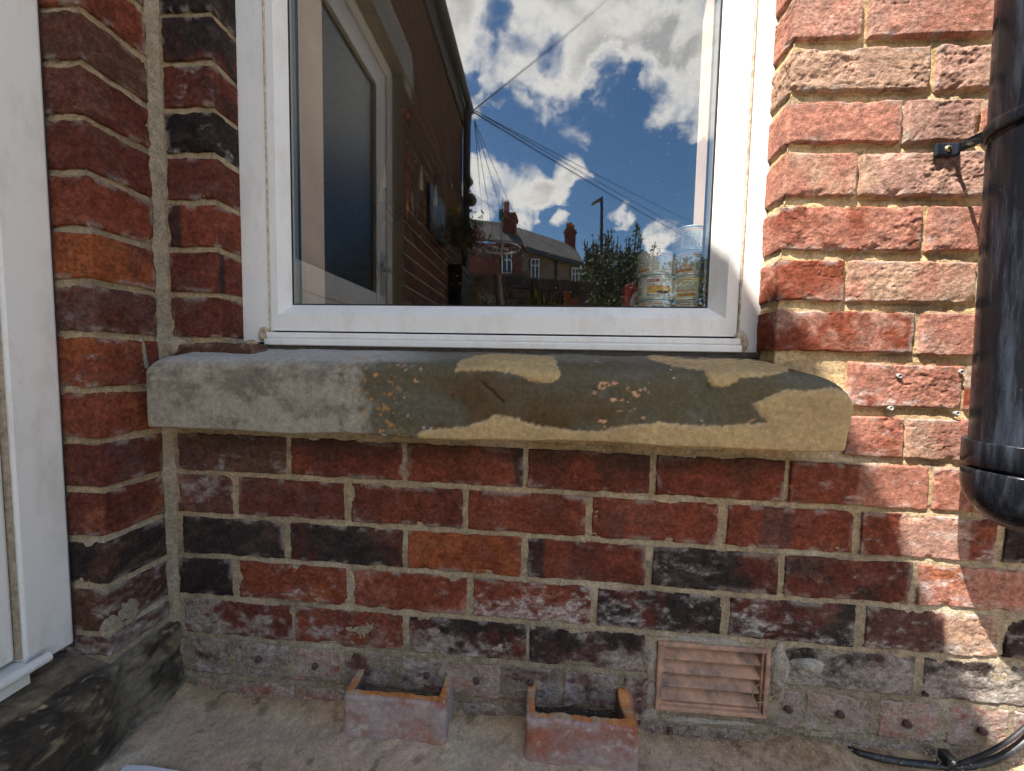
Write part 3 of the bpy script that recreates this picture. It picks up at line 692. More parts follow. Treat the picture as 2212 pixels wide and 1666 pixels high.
# ---------------------------------------------------------------- stone sill
SX0, SX1, SPROJ, SZT, SZB = -.714, .499, .066, ZC-.003, ZC-.131
def sill_build():
    res = .0023
    path = [(SX0, .0), (SX0, -SPROJ), (SX1, -SPROJ), (SX1, .012)]
    xy, nn, ss = path_pts(path, .014, res); L = ss[-1]
    nzr = 58; ntop = 46
    rows = []; X0 = xy[:, 0]; Y0 = xy[:, 1]
    # front-view outline: the right end is worn round, top a little uneven
    rnd = lambda x: np.where(x > SX1-.075, .055*(1-np.sqrt(np.clip(1-((x-SX1+.075)/.077)**2, 0, 1))), 0) + np.where(x < SX0+.05, .016*(1-np.sqrt(np.clip(1-((SX0+.05-x)/.052)**2, 0, 1))), 0)
    top = SZT - rnd(X0) + .0025*fbm(X0*6, X0*0, 3, 3) - .004*sstep(.38, .44, X0)
    bot = SZB + .003*fbm(X0*9, X0*0+4, 9, 4) + .004*sstep(.44, .49, X0)*0
    rf = .026                                             # nose radius
    for i in range(nzr+1):
        t = i/nzr; z = bot + (top-bot)*t
        dn = np.clip(top-z, 0, rf); inn = rf-np.sqrt(np.maximum(rf*rf-(rf-dn)**2, 0))
        db = np.clip(z-bot, 0, .004); inn = inn + (.004-np.sqrt(np.maximum(.004**2-(.004-db)**2, 0)))
        taper = .012*(1-t)*sstep(.42, .49, X0)               # right end leans in towards the bottom
        rows.append(np.stack([X0-nn[:, 0]*inn*1.0 - taper, Y0-nn[:, 1]*inn, z], -1))
    last = rows[-1].copy(); yb = .072
    for i in range(1, ntop+1):
        t = i/ntop; p = last.copy(); p[:, 1] = last[:, 1]*(1-t)+yb*t; p[:, 2] = last[:, 2] + .024*np.clip((p[:, 1]+.05)/.1, 0, 1)**1.0*sstep(SX1+.01, SX1-.1, p[:, 0])*.9
        p[:, 0] = last[:, 0]
        rows.append(p)
    P = np.stack(rows, 0)
    # underside
    und = rows[0].copy(); und2 = rows[0].copy(); und2[:, 1] = np.maximum(.01, und2[:, 1]); P = np.concatenate([und2[None], P], 0)
    # surface normal approx for displacement
    nf = np.zeros_like(P); nf[..., 0] = nn[None, :, 0]; nf[..., 1] = nn[None, :, 1]
    istop = np.zeros(P.shape[:2]); istop[nzr+1:] = 1
    nf = nf*(1-istop[..., None]); nf[..., 2] = istop
    U, V = pxof(P)
    a = np.broadcast_to(ss[None, :], P.shape[:2])+3.; b = np.cumsum(np.concatenate([np.zeros((1, P.shape[1])), np.linalg.norm(np.diff(P, axis=0), axis=2)], 0), 0)
    w = fbm(a*24, b*24, 4, 4)*7+fbm(a*90, b*90, 14, 3)*2.5                 # wobble of the patch outlines in pixels
    # ---- colours: bluish brown weathered stone
    stone = C3(.110, .092, .055); col = np.broadcast_to(stone, P.shape).copy()
    col = mixc(col, np.broadcast_to(C3(.118, .108, .080), P.shape), sstep(-.25, .5, fbm(a*10, b*16, 21, 4)))
    col = mixc(col, np.broadcast_to(C3(.095, .056, .026), P.shape), sstep(.0, .7, fbm(a*8, b*13, 22, 5)+.3*sstep(870, 900, V)-.35*sstep(1150, 1300, U))*.85)
    # left third: worn cream-grey paint
    lm = sstep(-45, 45, 800 - U + w*5.0 + 55*fbm(a*16, b*12, 32, 4) - 45*fbm(a*60, b*60, 31, 4, .65))
    paint = C3(.315, .28, .22)*(1+.10*fbm(a*30, b*30, 33, 4))[..., None]
    paint = mixc(paint, np.broadcast_to(C3(.14, .115, .09), P.shape), sstep(-.1, .8, fbm(a*26, b*34, 34, 6, .7)+.45*np.exp(-((U-470)/120)**2-((V-835)/40)**2))*.75)
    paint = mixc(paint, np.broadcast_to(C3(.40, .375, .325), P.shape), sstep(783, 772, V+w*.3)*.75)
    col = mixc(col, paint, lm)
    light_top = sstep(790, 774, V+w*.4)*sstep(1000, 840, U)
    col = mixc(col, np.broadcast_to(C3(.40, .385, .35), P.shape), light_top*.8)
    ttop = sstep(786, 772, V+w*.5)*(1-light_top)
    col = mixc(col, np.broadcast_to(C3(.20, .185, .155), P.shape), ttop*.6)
    # rust, ochre and white flecks
    fl = fbm(a*95, b*95, 41, 4, .6)
    trans = np.exp(-((U-790)/75)**2)
    col = mixc(col, np.broadcast_to(C3(.52, .25, .07), P.shape), sstep(.6, .95, fl+.45*trans*fbm(a*12, b*9, 42, 3)+.05*trans)*np.clip(trans*1.2, 0, 1)*.8)
    col = mixc(col, np.broadcast_to(C3(.27, .07, .05), P.shape), sstep(.68, .95, fbm(a*60, b*80, 43, 4, .65)*(.7+.6*fbm(a*9, b*14, 48, 3)))*lm*.7)
    col = mixc(col, np.broadcast_to(C3(.66, .63, .58), P.shape), sstep(.72, .98, fbm(a*130, b*150, 44, 3)*(.55+.6*fbm(a*14, b*16, 46, 3)))*(1-lm)*sstep(1700, 1550, U)*.8)
    col = mixc(col, np.broadcast_to(C3(.62, .34, .20), P.shape), sstep(.72, .9, fbm(a*75, b*110, 45, 3)*(.6+.7*fbm(a*11, b*18, 47, 3))+.22*sstep(1180, 1300, U)*sstep(1700, 1560, U)-.12)*(1-lm)*.85)
    # sandy repair mortar patches (outlines read off the sill)
    patches = [[(985,800),(990,785),(1010,775),(1060,766),(1150,766),(1200,772),(1205,790),(1210,812),(1195,825),(1150,824),(1110,806),(1040,798)],
               [(1395,766),(1480,772),(1620,778),(1690,782),(1706,793),(1690,806),(1640,814),(1600,817),(1580,832),(1545,840),(1530,826),(1520,800),(1480,797),(1440,788),(1410,776)],
               [(905,935),(960,925),(1010,920),(1040,910),(1070,900),(1110,904),(1130,912),(1170,922),(1240,930),(1300,931),(1360,918),(1420,913),(1480,918),(1560,917),(1630,916),(1660,912),(1640,890),(1627,872),(1660,858),(1700,842),(1740,848),(1790,838),(1830,850),(1860,860),(1860,1000),(900,975)]]
    pm = np.zeros(P.shape[:2]); hp = np.zeros(P.shape[:2])
    for pl in patches:
        sd = in_poly(U, V, pl) + w*.55
        pm = np.maximum(pm, sstep(-3.5, 2.5, sd+2.2*fbm(a*170, b*170, 55, 2))); hp = np.maximum(hp, sstep(-1, 7, sd))
    sandy = C3(.44, .315, .155)*(1+.09*fbm(a*18, b*60, 51, 5)+.06*fbm(a*150, b*150, 52, 3))[..., None]
    sandy = mixc(sandy, np.broadcast_to(C3(.36, .25, .13), P.shape), sstep(.0, .8, fbm(a*9, b*22, 53, 4))*.6)
    edge = pm*(1-sstep(.2, .95, hp)); sandy = mixc(sandy, np.broadcast_to(C3(.55, .42, .27), P.shape), edge*.25)
    col = mixc(col, sandy, pm)
    # dirty bead where it meets the window board and walls
    col = mixc(col, np.broadcast_to(C3(.10, .085, .07), P.shape), sstep(.045, .066, P[..., 1])*.8)
    col *= (1+.13*fbm(a*140, b*140, 61, 3))[..., None]
    disp = fbm(a*7, b*9, 71, 4)*.0016 + fbm(a*45, b*45, 72, 4)*.0007*(1-.5*pm) + hp*.0022 + pm*fbm(a*22, b*70, 73, 4)*.0008 + fbm(a*160, b*160, 76, 3)*.0004
    disp -= (1-pm)*sstep(.35, .9, fbm(a*44, b*52, 74, 5, .6))*.0026*(1-.5*lm)
    # a long gouge and a crack
    for (x1, y1, x2, y2, wd, dp) in [(1040,828,1085,868,5,.004),(1215,842,1290,835,2,.002),(1270,838,1292,846,3,.0035)]:
        t = np.clip(((U-x1)*(x2-x1)+(V-y1)*(y2-y1))/((x2-x1)**2+(y2-y1)**2), 0, 1)
        dd = np.hypot(U-x1-t*(x2-x1), V-y1-t*(y2-y1))+fbm(a*100, b*100, 81, 2)*1.5
        k = sstep(wd, wd*.2, dd)*(1-pm); disp -= k*dp
    P = P + nf*disp[..., None]
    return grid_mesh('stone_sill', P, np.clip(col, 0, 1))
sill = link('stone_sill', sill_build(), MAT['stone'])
sill.data.materials.clear(); sill.data.materials.append(MAT['stone'])
tag(sill, 'long weathered stone window sill, grey at left with sandy repair patches at right', 'window sill')
# ================================================================ window
def upvc_mat(name, col=(.81, .80, .77), dirt=.45):
    m, nt, b = new_mat(name)
    n = noise_node(nt, 22, 8, .7, stretch=(1, 1, .35)); f = remap(nt, n.outputs['Fac'], .48, .80, 0, dirt*1.3)
    sp = noise_node(nt, 260, 3, .5, seed=4.); sf = remap(nt, sp.outputs['Fac'], .67, .74, 0, .45)
    c = mixn(nt, f, col, (.55, .50, .42)); c = mixn(nt, sf, c, (.30, .26, .21))
    nt.links.new(c, b.inputs['Base Color'])
    r = remap(nt, n.outputs['Fac'], .3, .7, .28, .45); nt.links.new(r, b.inputs['Roughness']); b.inputs['Specular IOR Level'].default_value = .4
    bn = noise_node(nt, 35, 3, .5, seed=1.); bump(nt, b, bn.outputs['Fac'], .08, .002)
    return m
MAT['upvc'] = upvc_mat('white_upvc')
MAT['upvc_old'] = upvc_mat('aged_white_upvc', (.79, .77, .72), .6)
MAT['gasket'] = plain_mat('black_rubber', (.012, .012, .013), .5, .4, .1)
MAT['spacer'] = plain_mat('aluminium_spacer', (.45, .46, .46), .35, .5, .05, 50, metal=.6)
MAT['sealant'] = plain_mat('dirty_sealant', (.60, .51, .39), .7, .3, .3, 160, .6, 300, dirt=(.33, .22, .12), dscale=90, dlo=.42, dhi=.62)
MAT['brownedge'] = plain_mat('brown_frame_edge', (.055, .042, .045), .6, .3, .3, 60)
win = empty('window', (-.1, .06, ZC+.05), 'white plastic window whose glass mirrors the yard and cloudy sky', 'window')
FY = .060                                              # frame face
FL0, FL1, FR1, FR0 = -.6265, -.5655, .3765, .4175      # jamb faces
FZB, FZT = ZC+.030, ZC+1.455
def prism(mb, A, y0, B, y1, mi=0):
    "A, B: corresponding xz quads at depths y0 (front) and y1"
    v = [(x, y0, z) for x, z in A]+[(x, y1, z) for x, z in B]
    mb.add(v, [(0, 1, 2, 3), (7, 6, 5, 4), (0, 4, 5, 1), (1, 5, 6, 2), (2, 6, 7, 3), (3, 7, 4, 0)], mi)
for (a, b, nm) in ((FL0, FL1, 'jamb'), (FR1, FR0, 'jamb')):
    m = MB(); m.box(a, b, FY, FY+.07, FZB+(.003 if a < 0 else -.004), FZT); m.build(nm, MAT['upvc'], win, bevel=.0022)
m = MB(); m.box(FL1+.001, FR1-.001, FY, FY+.07, FZT-.06, FZT); m.build('head', MAT['upvc'], win, bevel=.0022)
# dark brown strip between frame and brick
m = MB(); m.box(FL0-.008, FL0-.0005, FY+.008, FY+.05, FZB, FZT); m.build('edge_strip', MAT['brownedge'], win)
m = MB(); m.box(FR0+.0005, FR0+.010, FY+.008, FY+.05, FZB, FZT); m.build('edge_strip', MAT['brownedge'], win)
# sash: flat face then a bevel down to the glass, mitred
O = (FL1+.0012, FR1-.0012, ZC+.0585, FZT-.062)         # outer left, right, bottom, top
I1 = (O[0]+.016, O[1]-.022, O[2]+.034, O[3]-.022)
I2 = (O[0]+.030, O[1]-.046, O[2]+.0575, O[3]-.046)
SY, GY = FY+.002, GLASS_Y-.002
def ring(i, R): x0, x1, z0, z1 = R; return [[(x0, z0), (x1, z0)], [(x1, z0), (x1, z1)], [(x1, z1), (x0, z1)], [(x0, z1), (x0, z0)]][i]
for i, nm in enumerate(('sash_rail', 'sash_stile', 'sash_rail', 'sash_stile')):
    o, a, b = ring(i, O), ring(i, I1), ring(i, I2); m = MB()
    e = 0.0006; sh = lambda q: q
    V = [(o[0][0], SY+.06, o[0][1]), (o[1][0], SY+.06, o[1][1]), (o[0][0], SY, o[0][1]), (o[1][0], SY, o[1][1]),
         (a[0][0], SY-.001, a[0][1]), (a[1][0], SY-.001, a[1][1]), (b[0][0], GY, b[0][1]), (b[1][0], GY, b[1][1]), (b[0][0], SY+.06, b[0][1]), (b[1][0], SY+.06, b[1][1])]
    m.add(V, [(0, 1, 3, 2), (2, 3, 5, 4), (4, 5, 7, 6), (6, 7, 9, 8), (0, 2, 4, 6, 8), (1, 9, 7, 5, 3)])
    m.build(nm, MAT['upvc'], win, recalc=True)
# gasket, double glazing with spacer bar
def frame_ring(mb, R, w, y0, y1, mi=0):
    x0, x1, z0, z1 = R
    mb.box(x0, x0+w, y0, y1, z0, z1, mi).box(x1-w, x1, y0, y1, z0, z1, mi).box(x0+w, x1-w, y0, y1, z0, z0+w, mi).box(x0+w, x1-w, y0, y1, z1-w, z1, mi)
m = MB(); frame_ring(m, (I2[0]-.002, I2[1]+.002, I2[2]-.002, I2[3]+.002), .0045, GY-.0005, GY+.0016); m.build('gasket', MAT['gasket'], win)
m = MB(); frame_ring(m, (I2[0]-.006, I2[1]+.006, I2[2]-.006, I2[3]+.006), .0085, GLASS_Y+.005, GLASS_Y+.017); m.build('spacer_bar', MAT['spacer'], win)
m = MB(); frame_ring(m, (I2[0]-.006, I2[1]+.006, I2[2]-.006, I2[3]+.006), .0105, GLASS_Y+.018, GLASS_Y+.024); m.build('gasket', MAT['gasket'], win)
def glass_mat():
    m, nt, b = new_mat('reflective_window_glass'); out = nt.nodes['Material Output']; nt.nodes.remove(b)
    tr = N(nt, 'ShaderNodeBsdfTransparent'); tr.inputs[0].default_value = (.97, .985, .975, 1)
    gl = N(nt, 'ShaderNodeBsdfGlossy'); gl.inputs['Roughness'].default_value = 0.0; gl.inputs[0].default_value = (.97, .985, 1, 1)
    lw = N(nt, 'ShaderNodeLayerWeight'); lw.inputs['Blend'].default_value = .5
    pw = N(nt, 'ShaderNodeMath', operation='POWER'); nt.links.new(lw.outputs['Facing'], pw.inputs[0]); pw.inputs[1].default_value = 5.0
    f = remap(nt, pw.outputs[0], 0.0, 1.0, GLASS_R, 1.0)
    geo = N(nt, 'ShaderNodeTexCoord'); wn_ = noise_node(nt, 2.2, 2, .4); bp = N(nt, 'ShaderNodeBump'); bp.inputs['Strength'].default_value = .02; bp.inputs['Distance'].default_value = .004
    nt.links.new(wn_.outputs['Fac'], bp.inputs['Height']); nt.links.new(bp.outputs[0], gl.inputs['Normal'])
    mx = N(nt, 'ShaderNodeMixShader'); nt.links.new(f, mx.inputs[0]); nt.links.new(tr.outputs[0], mx.inputs[1]); nt.links.new(gl.outputs[0], mx.inputs[2])
    # dried water spots and dust, thicker low down and at the right
    vo = N(nt, 'ShaderNodeTexVoronoi'); vo.inputs['Scale'].default_value = 170; vo.inputs['Randomness'].default_value = 1.0
    nt.links.new(geo.outputs['Object'], vo.inputs['Vector'])
    sp = remap(nt, vo.outputs['Distance'], .05, .16, 1, 0)
    sel = N(nt, 'ShaderNodeSeparateColor'); nt.links.new(vo.outputs['Color'], sel.inputs[0])
    xyz = N(nt, 'ShaderNodeSeparateXYZ'); nt.links.new(geo.outputs['Object'], xyz.inputs[0])
    low = remap(nt, xyz.outputs['Z'], ZC+.12, ZC+.30, .30, .035); rgt = remap(nt, xyz.outputs['X'], .05, .33, 0., .14)
    thr = N(nt, 'ShaderNodeMath', operation='ADD'); nt.links.new(low, thr.inputs[0]); nt.links.new(rgt, thr.inputs[1])
    lt = N(nt, 'ShaderNodeMath', operation='LESS_THAN'); nt.links.new(sel.outputs[0], lt.inputs[0]); nt.links.new(thr.outputs[0], lt.inputs[1])
    ml = N(nt, 'ShaderNodeMath', operation='MULTIPLY'); nt.links.new(sp, ml.inputs[0]); nt.links.new(lt.outputs[0], ml.inputs[1])
    ml2 = N(nt, 'ShaderNodeMath', operation='MULTIPLY'); nt.links.new(ml.outputs[0], ml2.inputs[0]); ml2.inputs[1].default_value = .7
    df = N(nt, 'ShaderNodeBsdfDiffuse'); df.inputs[0].default_value = (.75, .74, .7, 1)
    mx2 = N(nt, 'ShaderNodeMixShader'); nt.links.new(ml2.outputs[0], mx2.inputs[0]); nt.links.new(mx.outputs[0], mx2.inputs[1]); nt.links.new(df.outputs[0], mx2.inputs[2])
    nt.links.new(mx2.outputs[0], out.inputs['Surface']); return m
GLASS_R = .17
def inner_mat():
    m, nt, b = new_mat('inner_glass'); out = nt.nodes['Material Output']; nt.nodes.remove(b)
    tr = N(nt, 'ShaderNodeBsdfTransparent'); tr.inputs[0].default_value = (.99, .995, .99, 1)
    gl = N(nt, 'ShaderNodeBsdfGlossy'); gl.inputs['Roughness'].default_value = 0.0
    mx = N(nt, 'ShaderNodeMixShader'); mx.inputs[0].default_value = .07; nt.links.new(tr.outputs[0], mx.inputs[1]); nt.links.new(gl.outputs[0], mx.inputs[2])
    nt.links.new(mx.outputs[0], out.inputs['Surface']); return m
def clear_mat():
    m, nt, b = new_mat('clear_glass_back'); out = nt.nodes['Material Output']; nt.nodes.remove(b)
    tr = N(nt, 'ShaderNodeBsdfTransparent'); tr.inputs[0].default_value = (.98, .99, .985, 1)
    nt.links.new(tr.outputs[0], out.inputs['Surface']); return m
MAT['glass'] = glass_mat(); MAT['clear'] = clear_mat()
x0, x1, z0, z1 = I2[0]-.005, I2[1]+.005, I2[2]-.005, I2[3]+.005
m = MB(); y0, y1 = GLASS_Y, GLASS_Y+.004
m.quad((x0, y0, z0), (x1, y0, z0), (x1, y0, z1), (x0, y0, z1), 0)
m.add([(x0, y0, z0), (x1, y0, z0), (x1, y0, z1), (x0, y0, z1), (x0, y1, z0), (x1, y1, z0), (x1, y1, z1), (x0, y1, z1)],
      [(5, 4, 7, 6), (0, 4, 5, 1), (1, 5, 6, 2), (2, 6, 7, 3), (3, 7, 4, 0)], 1)
m.build('glass_pane', [MAT['glass'], MAT['clear']], win, recalc=False)
MAT['inner'] = inner_mat()
m = MB(); m.quad((x0, y0+.020, z0), (x1, y0+.020, z0), (x1, y0+.020, z1), (x0, y0+.020, z1), 0)
m.add([(x0, y0+.020, z0), (x1, y0+.020, z0), (x1, y0+.020, z1), (x0, y0+.020, z1), (x0, y1+.020, z0), (x1, y1+.020, z0), (x1, y1+.020, z1), (x0, y1+.020, z1)],
      [(5, 4, 7, 6), (0, 4, 5, 1), (1, 5, 6, 2), (2, 6, 7, 3), (3, 7, 4, 0)], 1)
m.build('inner_pane', [MAT['inner'], MAT['clear']], win, recalc=False)
# drip sill under the sash: two rounded steps
def extrude_profile(prof, xa, xb):
    n = len(prof); m = MB(); V = [(xa, y, z) for y, z in prof]+[(xb, y, z) for y, z in prof]
    m.add(V, [(i, (i+1) % n, n+(i+1) % n, n+i) for i in range(n)], 0, False); m.add(V[:n], [tuple(range(n))]); m.add(V[n:], [tuple(range(n))[::-1]]); return m
def arc(cy, cz, r, a0, a1, n=6): return [(cy+r*math.cos(a0+(a1-a0)*i/n), cz+r*math.sin(a0+(a1-a0)*i/n)) for i in range(n+1)]
zt = ZC+.0545
prof = [(FY+.045, zt), (FY-.004, zt)] + arc(FY-.004, zt-.003, .003, math.pi/2, math.pi) + [(FY-.007, zt-.010), (FY-.0045, zt-.0125)]
prof += [(FY-.010, zt-.0135)] + arc(FY-.010, zt-.0165, .003, math.pi/2, math.pi) + [(FY-.013, zt-.0255), (FY-.010, zt-.027), (FY+.045, zt-.027)]
m = extrude_profile(prof, FL1-.003, FR1+.002); m.build('drip_sill', MAT['upvc'], win)
m = MB(); m.box(FL1-.001, FR1+.001, FY+.014, FY+.055, ZC+.0505, ZC+.066); m.build('gap_shade', MAT['gasket'], win)  # black box standing in for shade in the gap under the sash
m = MB(); m.box(FL0-.004, FR0+.004, FY-.006, FY+.05, ZC+.0185, ZC+.0285); m.build('bed_seal', plain_mat('dark_bed_seal', (.09, .075, .065), .85, .2, .3, 80, .6), win)
# sealant beads and corner blobs
def blob_mesh(c, r, seed, sc=(1, 1, 1), amp=.35, n=14, freq=60):
    th = np.linspace(0, math.pi, n)[:, None]; ph = np.linspace(0, 2*math.pi, 2*n, endpoint=False)[None, :]
    d = np.stack([np.sin(th)*np.cos(ph), np.sin(th)*np.sin(ph), np.cos(th)+0*ph], -1)
    rr = r*(1+amp*fbm(d[..., 0]*r*freq+seed, d[..., 2]*r*freq+d[..., 1]*r*freq*1.7+seed, seed, 4))
    return grid_mesh('blob', np.array(c)+d*rr[..., None]*np.array(sc), wrap=True)
for (u, v, s) in ((570, 724, (1.1, .6, 1.4)), (1599, 744, (1.25, .6, 2.0))):
    p = at(u, v, y=FY-.001); link('sealant', blob_mesh(p, .0105, int(u), s), MAT['sealant'], win)
m = MB(); m.tube([(FL1-.0005, FY-.0005, z) for z in np.linspace(ZC+.05, FZT-.06, 8)], .0016, 6); m.build('sealant', MAT['sealant'], win)
m = MB(); m.tube([(FR1+.0005, FY-.0005, z) for z in np.linspace(ZC+.05, FZT-.06, 8)], .0018, 6); m.build('sealant', MAT['sealant'], win)
# rain drops on the bottom rail
MAT['water'] = plain_mat('water_drop', (.9, .9, .9), .12, .5, .02)
drops = MB()
for i in range(60):
    x = -.05+.41*random.random()**.75; z = O[2]+.004+.028*random.random(); r = .0006+.0010*random.random()**2
    V = []; 
    for (rr, yy) in ((1, 0), (.8, -.45), (.4, -.7)):
        for k in range(8): t = 2*math.pi*k/8; V.append((x+r*rr*math.cos(t), SY-.0009+yy*r, z+r*rr*1.15*math.sin(t)))
    V.append((x, SY-.0009-.75*r, z)); F_ = [(i_*8+k, i_*8+(k+1) % 8, (i_+1)*8+(k+1) % 8, (i_+1)*8+k) for i_ in range(2) for k in range(8)]+[(16+k, 16+(k+1) % 8, 24) for k in range(8)]
    drops.add(V, F_, 0, True)
o = drops.build('rain_drops', MAT['water'], win); o['kind'] = 'stuff'

# ---------------------------------------------------------------- room behind the glass
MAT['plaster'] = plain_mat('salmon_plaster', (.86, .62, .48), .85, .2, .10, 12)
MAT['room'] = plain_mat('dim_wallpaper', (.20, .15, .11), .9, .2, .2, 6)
MAT['wood'] = plain_mat('brown_wood_board', (.32, .19, .11), .6, .3, .25, 20)
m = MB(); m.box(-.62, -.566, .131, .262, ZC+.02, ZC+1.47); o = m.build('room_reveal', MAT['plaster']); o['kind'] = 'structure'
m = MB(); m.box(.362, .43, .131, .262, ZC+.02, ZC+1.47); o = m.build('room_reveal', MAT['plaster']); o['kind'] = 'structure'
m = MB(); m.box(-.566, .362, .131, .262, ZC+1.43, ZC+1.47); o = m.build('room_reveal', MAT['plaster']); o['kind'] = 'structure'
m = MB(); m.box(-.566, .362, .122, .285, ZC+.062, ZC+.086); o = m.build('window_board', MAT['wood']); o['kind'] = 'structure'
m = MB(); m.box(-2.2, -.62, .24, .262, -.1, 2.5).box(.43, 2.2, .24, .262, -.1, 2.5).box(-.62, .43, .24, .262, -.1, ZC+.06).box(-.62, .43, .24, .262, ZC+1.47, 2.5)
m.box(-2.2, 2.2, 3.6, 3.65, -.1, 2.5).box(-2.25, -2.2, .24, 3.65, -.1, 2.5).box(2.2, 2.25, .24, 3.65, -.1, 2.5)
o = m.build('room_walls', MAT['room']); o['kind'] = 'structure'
m = MB(); m.box(-2.25, 2.25, .24, 3.65, 2.5, 2.55); o = m.build('room_ceiling', plain_mat('ceiling_paint', (.5, .48, .45), .9)); o['kind'] = 'structure'
m = MB(); m.box(-2.25, 2.25, .24, 3.65, -.14, -.1); o = m.build('room_floor', plain_mat('carpet', (.12, .09, .07), .95)); o['kind'] = 'structure'

# ================================================================ door on the wing
DX = WX-.062                                            # door frame face
door = empty('house_door', (DX, -.6, STEP_Z), 'white plastic half-glazed house door in the shaded side wall, frame edge at far left', 'door')
m = MB(); m.box(DX-.06, DX, WY-.064, WY-.0035, STEP_Z+.03, DOOR_TOP); m.build('frame_jamb', MAT['upvc_old'], door, bevel=.003)
m = MB(); m.box(DX-.06, DX, DOOR_Y1+.003, DOOR_Y1+.064, STEP_Z+.03, DOOR_TOP); m.build('frame_jamb', MAT['upvc_old'], door, bevel=.003)
m = MB(); m.box(DX-.06, DX, DOOR_Y1+.065, WY-.065, DOOR_TOP-.064, DOOR_TOP); m.build('frame_head', MAT['upvc_old'], door, bevel=.003)
m = MB(); m.box(DX-.02, DX-.004, WY-.0032, WY-.0002, STEP_Z+.02, DOOR_TOP).box(DX-.03, DX-.004, DOOR_Y1, DOOR_Y1+.0028, STEP_Z+.02, DOOR_TOP); m.build('edge_strip', MAT['brownedge'], door)  # dark brown strips between door frame and brick
# threshold bar
m = MB(); pts = [(DX+.016, WY-.048, STEP_Z+.042), (DX+.016, DOOR_Y1+.05, STEP_Z+.042)]
m.tube(pts, .0080, 12); m.box(DX-.06, DX+.008, DOOR_Y1+.004, WY-.066, STEP_Z+.012, STEP_Z+.044); m.build('threshold', MAT['upvc_old'], door, bevel=0)
m = MB(); m.box(DX-.03, DX-.006, WY-.0672, WY-.0646, STEP_Z+.05, DOOR_TOP-.066); m.build('door_seal', plain_mat('dirty_door_seal', (.36, .29, .21), .8, .2, .4, 120), door)
# leaf
LXF = DX-.012; ya, yb = DOOR_Y1+.066, WY-.068; zl, zh = STEP_Z+.05, DOOR_TOP-.066; ST = .105; GZ0 = ZC+.335
leaf = empty('door_leaf', (LXF, (ya+yb)/2, zl)); parent_keep(leaf, door)
m = MB(); m.box(LXF-.05, LXF, ya, ya+ST, zl, zh); m.build('stile', MAT['upvc_old'], leaf, bevel=.004)
m = MB(); m.box(LXF-.05, LXF, yb-ST, yb, zl, zh); m.build('stile', MAT['upvc_old'], leaf, bevel=.004)
m = MB(); m.box(LXF-.05, LXF, ya+ST, yb-ST, zh-ST, zh); m.build('top_rail', MAT['upvc_old'], leaf, bevel=.004)
m = MB(); m.box(LXF-.045, LXF-.008, ya+ST, yb-ST, zl+.10, GZ0-.1).box(LXF-.05, LXF-.002, ya+ST, yb-ST, zl, zl+.1).box(LXF-.05, LXF-.002, ya+ST, yb-ST, GZ0-.1, GZ0).box(LXF-.04, LXF-.003, ya+ST+.06, yb-ST-.06, zl+.16, GZ0-.16); m.build('lower_panel', MAT['upvc_old'], leaf, bevel=.004)
def dark_glass(name, col=(.012, .014, .016), rough=.08):
    m, nt, b = new_mat(name); b.inputs['Base Color'].default_value = (*col, 1); b.inputs['Roughness'].default_value = rough; b.inputs['Specular IOR Level'].default_value = .5
    n = noise_node(nt, 14, 3, .5, stretch=(1, 1, .2)); bump(nt, b, n.outputs['Fac'], .25, .004); return m
MAT['darkglass'] = dark_glass('obscure_door_glass', (.006, .007, .008), rough=.25)
m = MB(); m.box(LXF-.03, LXF-.018, ya+ST+.001, yb-ST-.001, GZ0+.001, zh-ST-.001); m.build('glass_pane', MAT['darkglass'], leaf)
MAT['satin'] = plain_mat('satin_metal', (.55, .55, .54), .35, .5, .08, 40, metal=.7)
p = mirrored(803, 566, x=LXF+.02); hy = ya+.045; hz = p[2]
m = MB(); m.box(LXF, LXF+.008, hy-.016, hy+.016, hz-.13, hz+.09).tube([(LXF, hy, hz), (LXF+.045, hy, hz), (LXF+.052, hy+.03, hz), (LXF+.052, hy+.12, hz-.005)], .009, 10); m.build('handle', MAT['satin'], leaf)
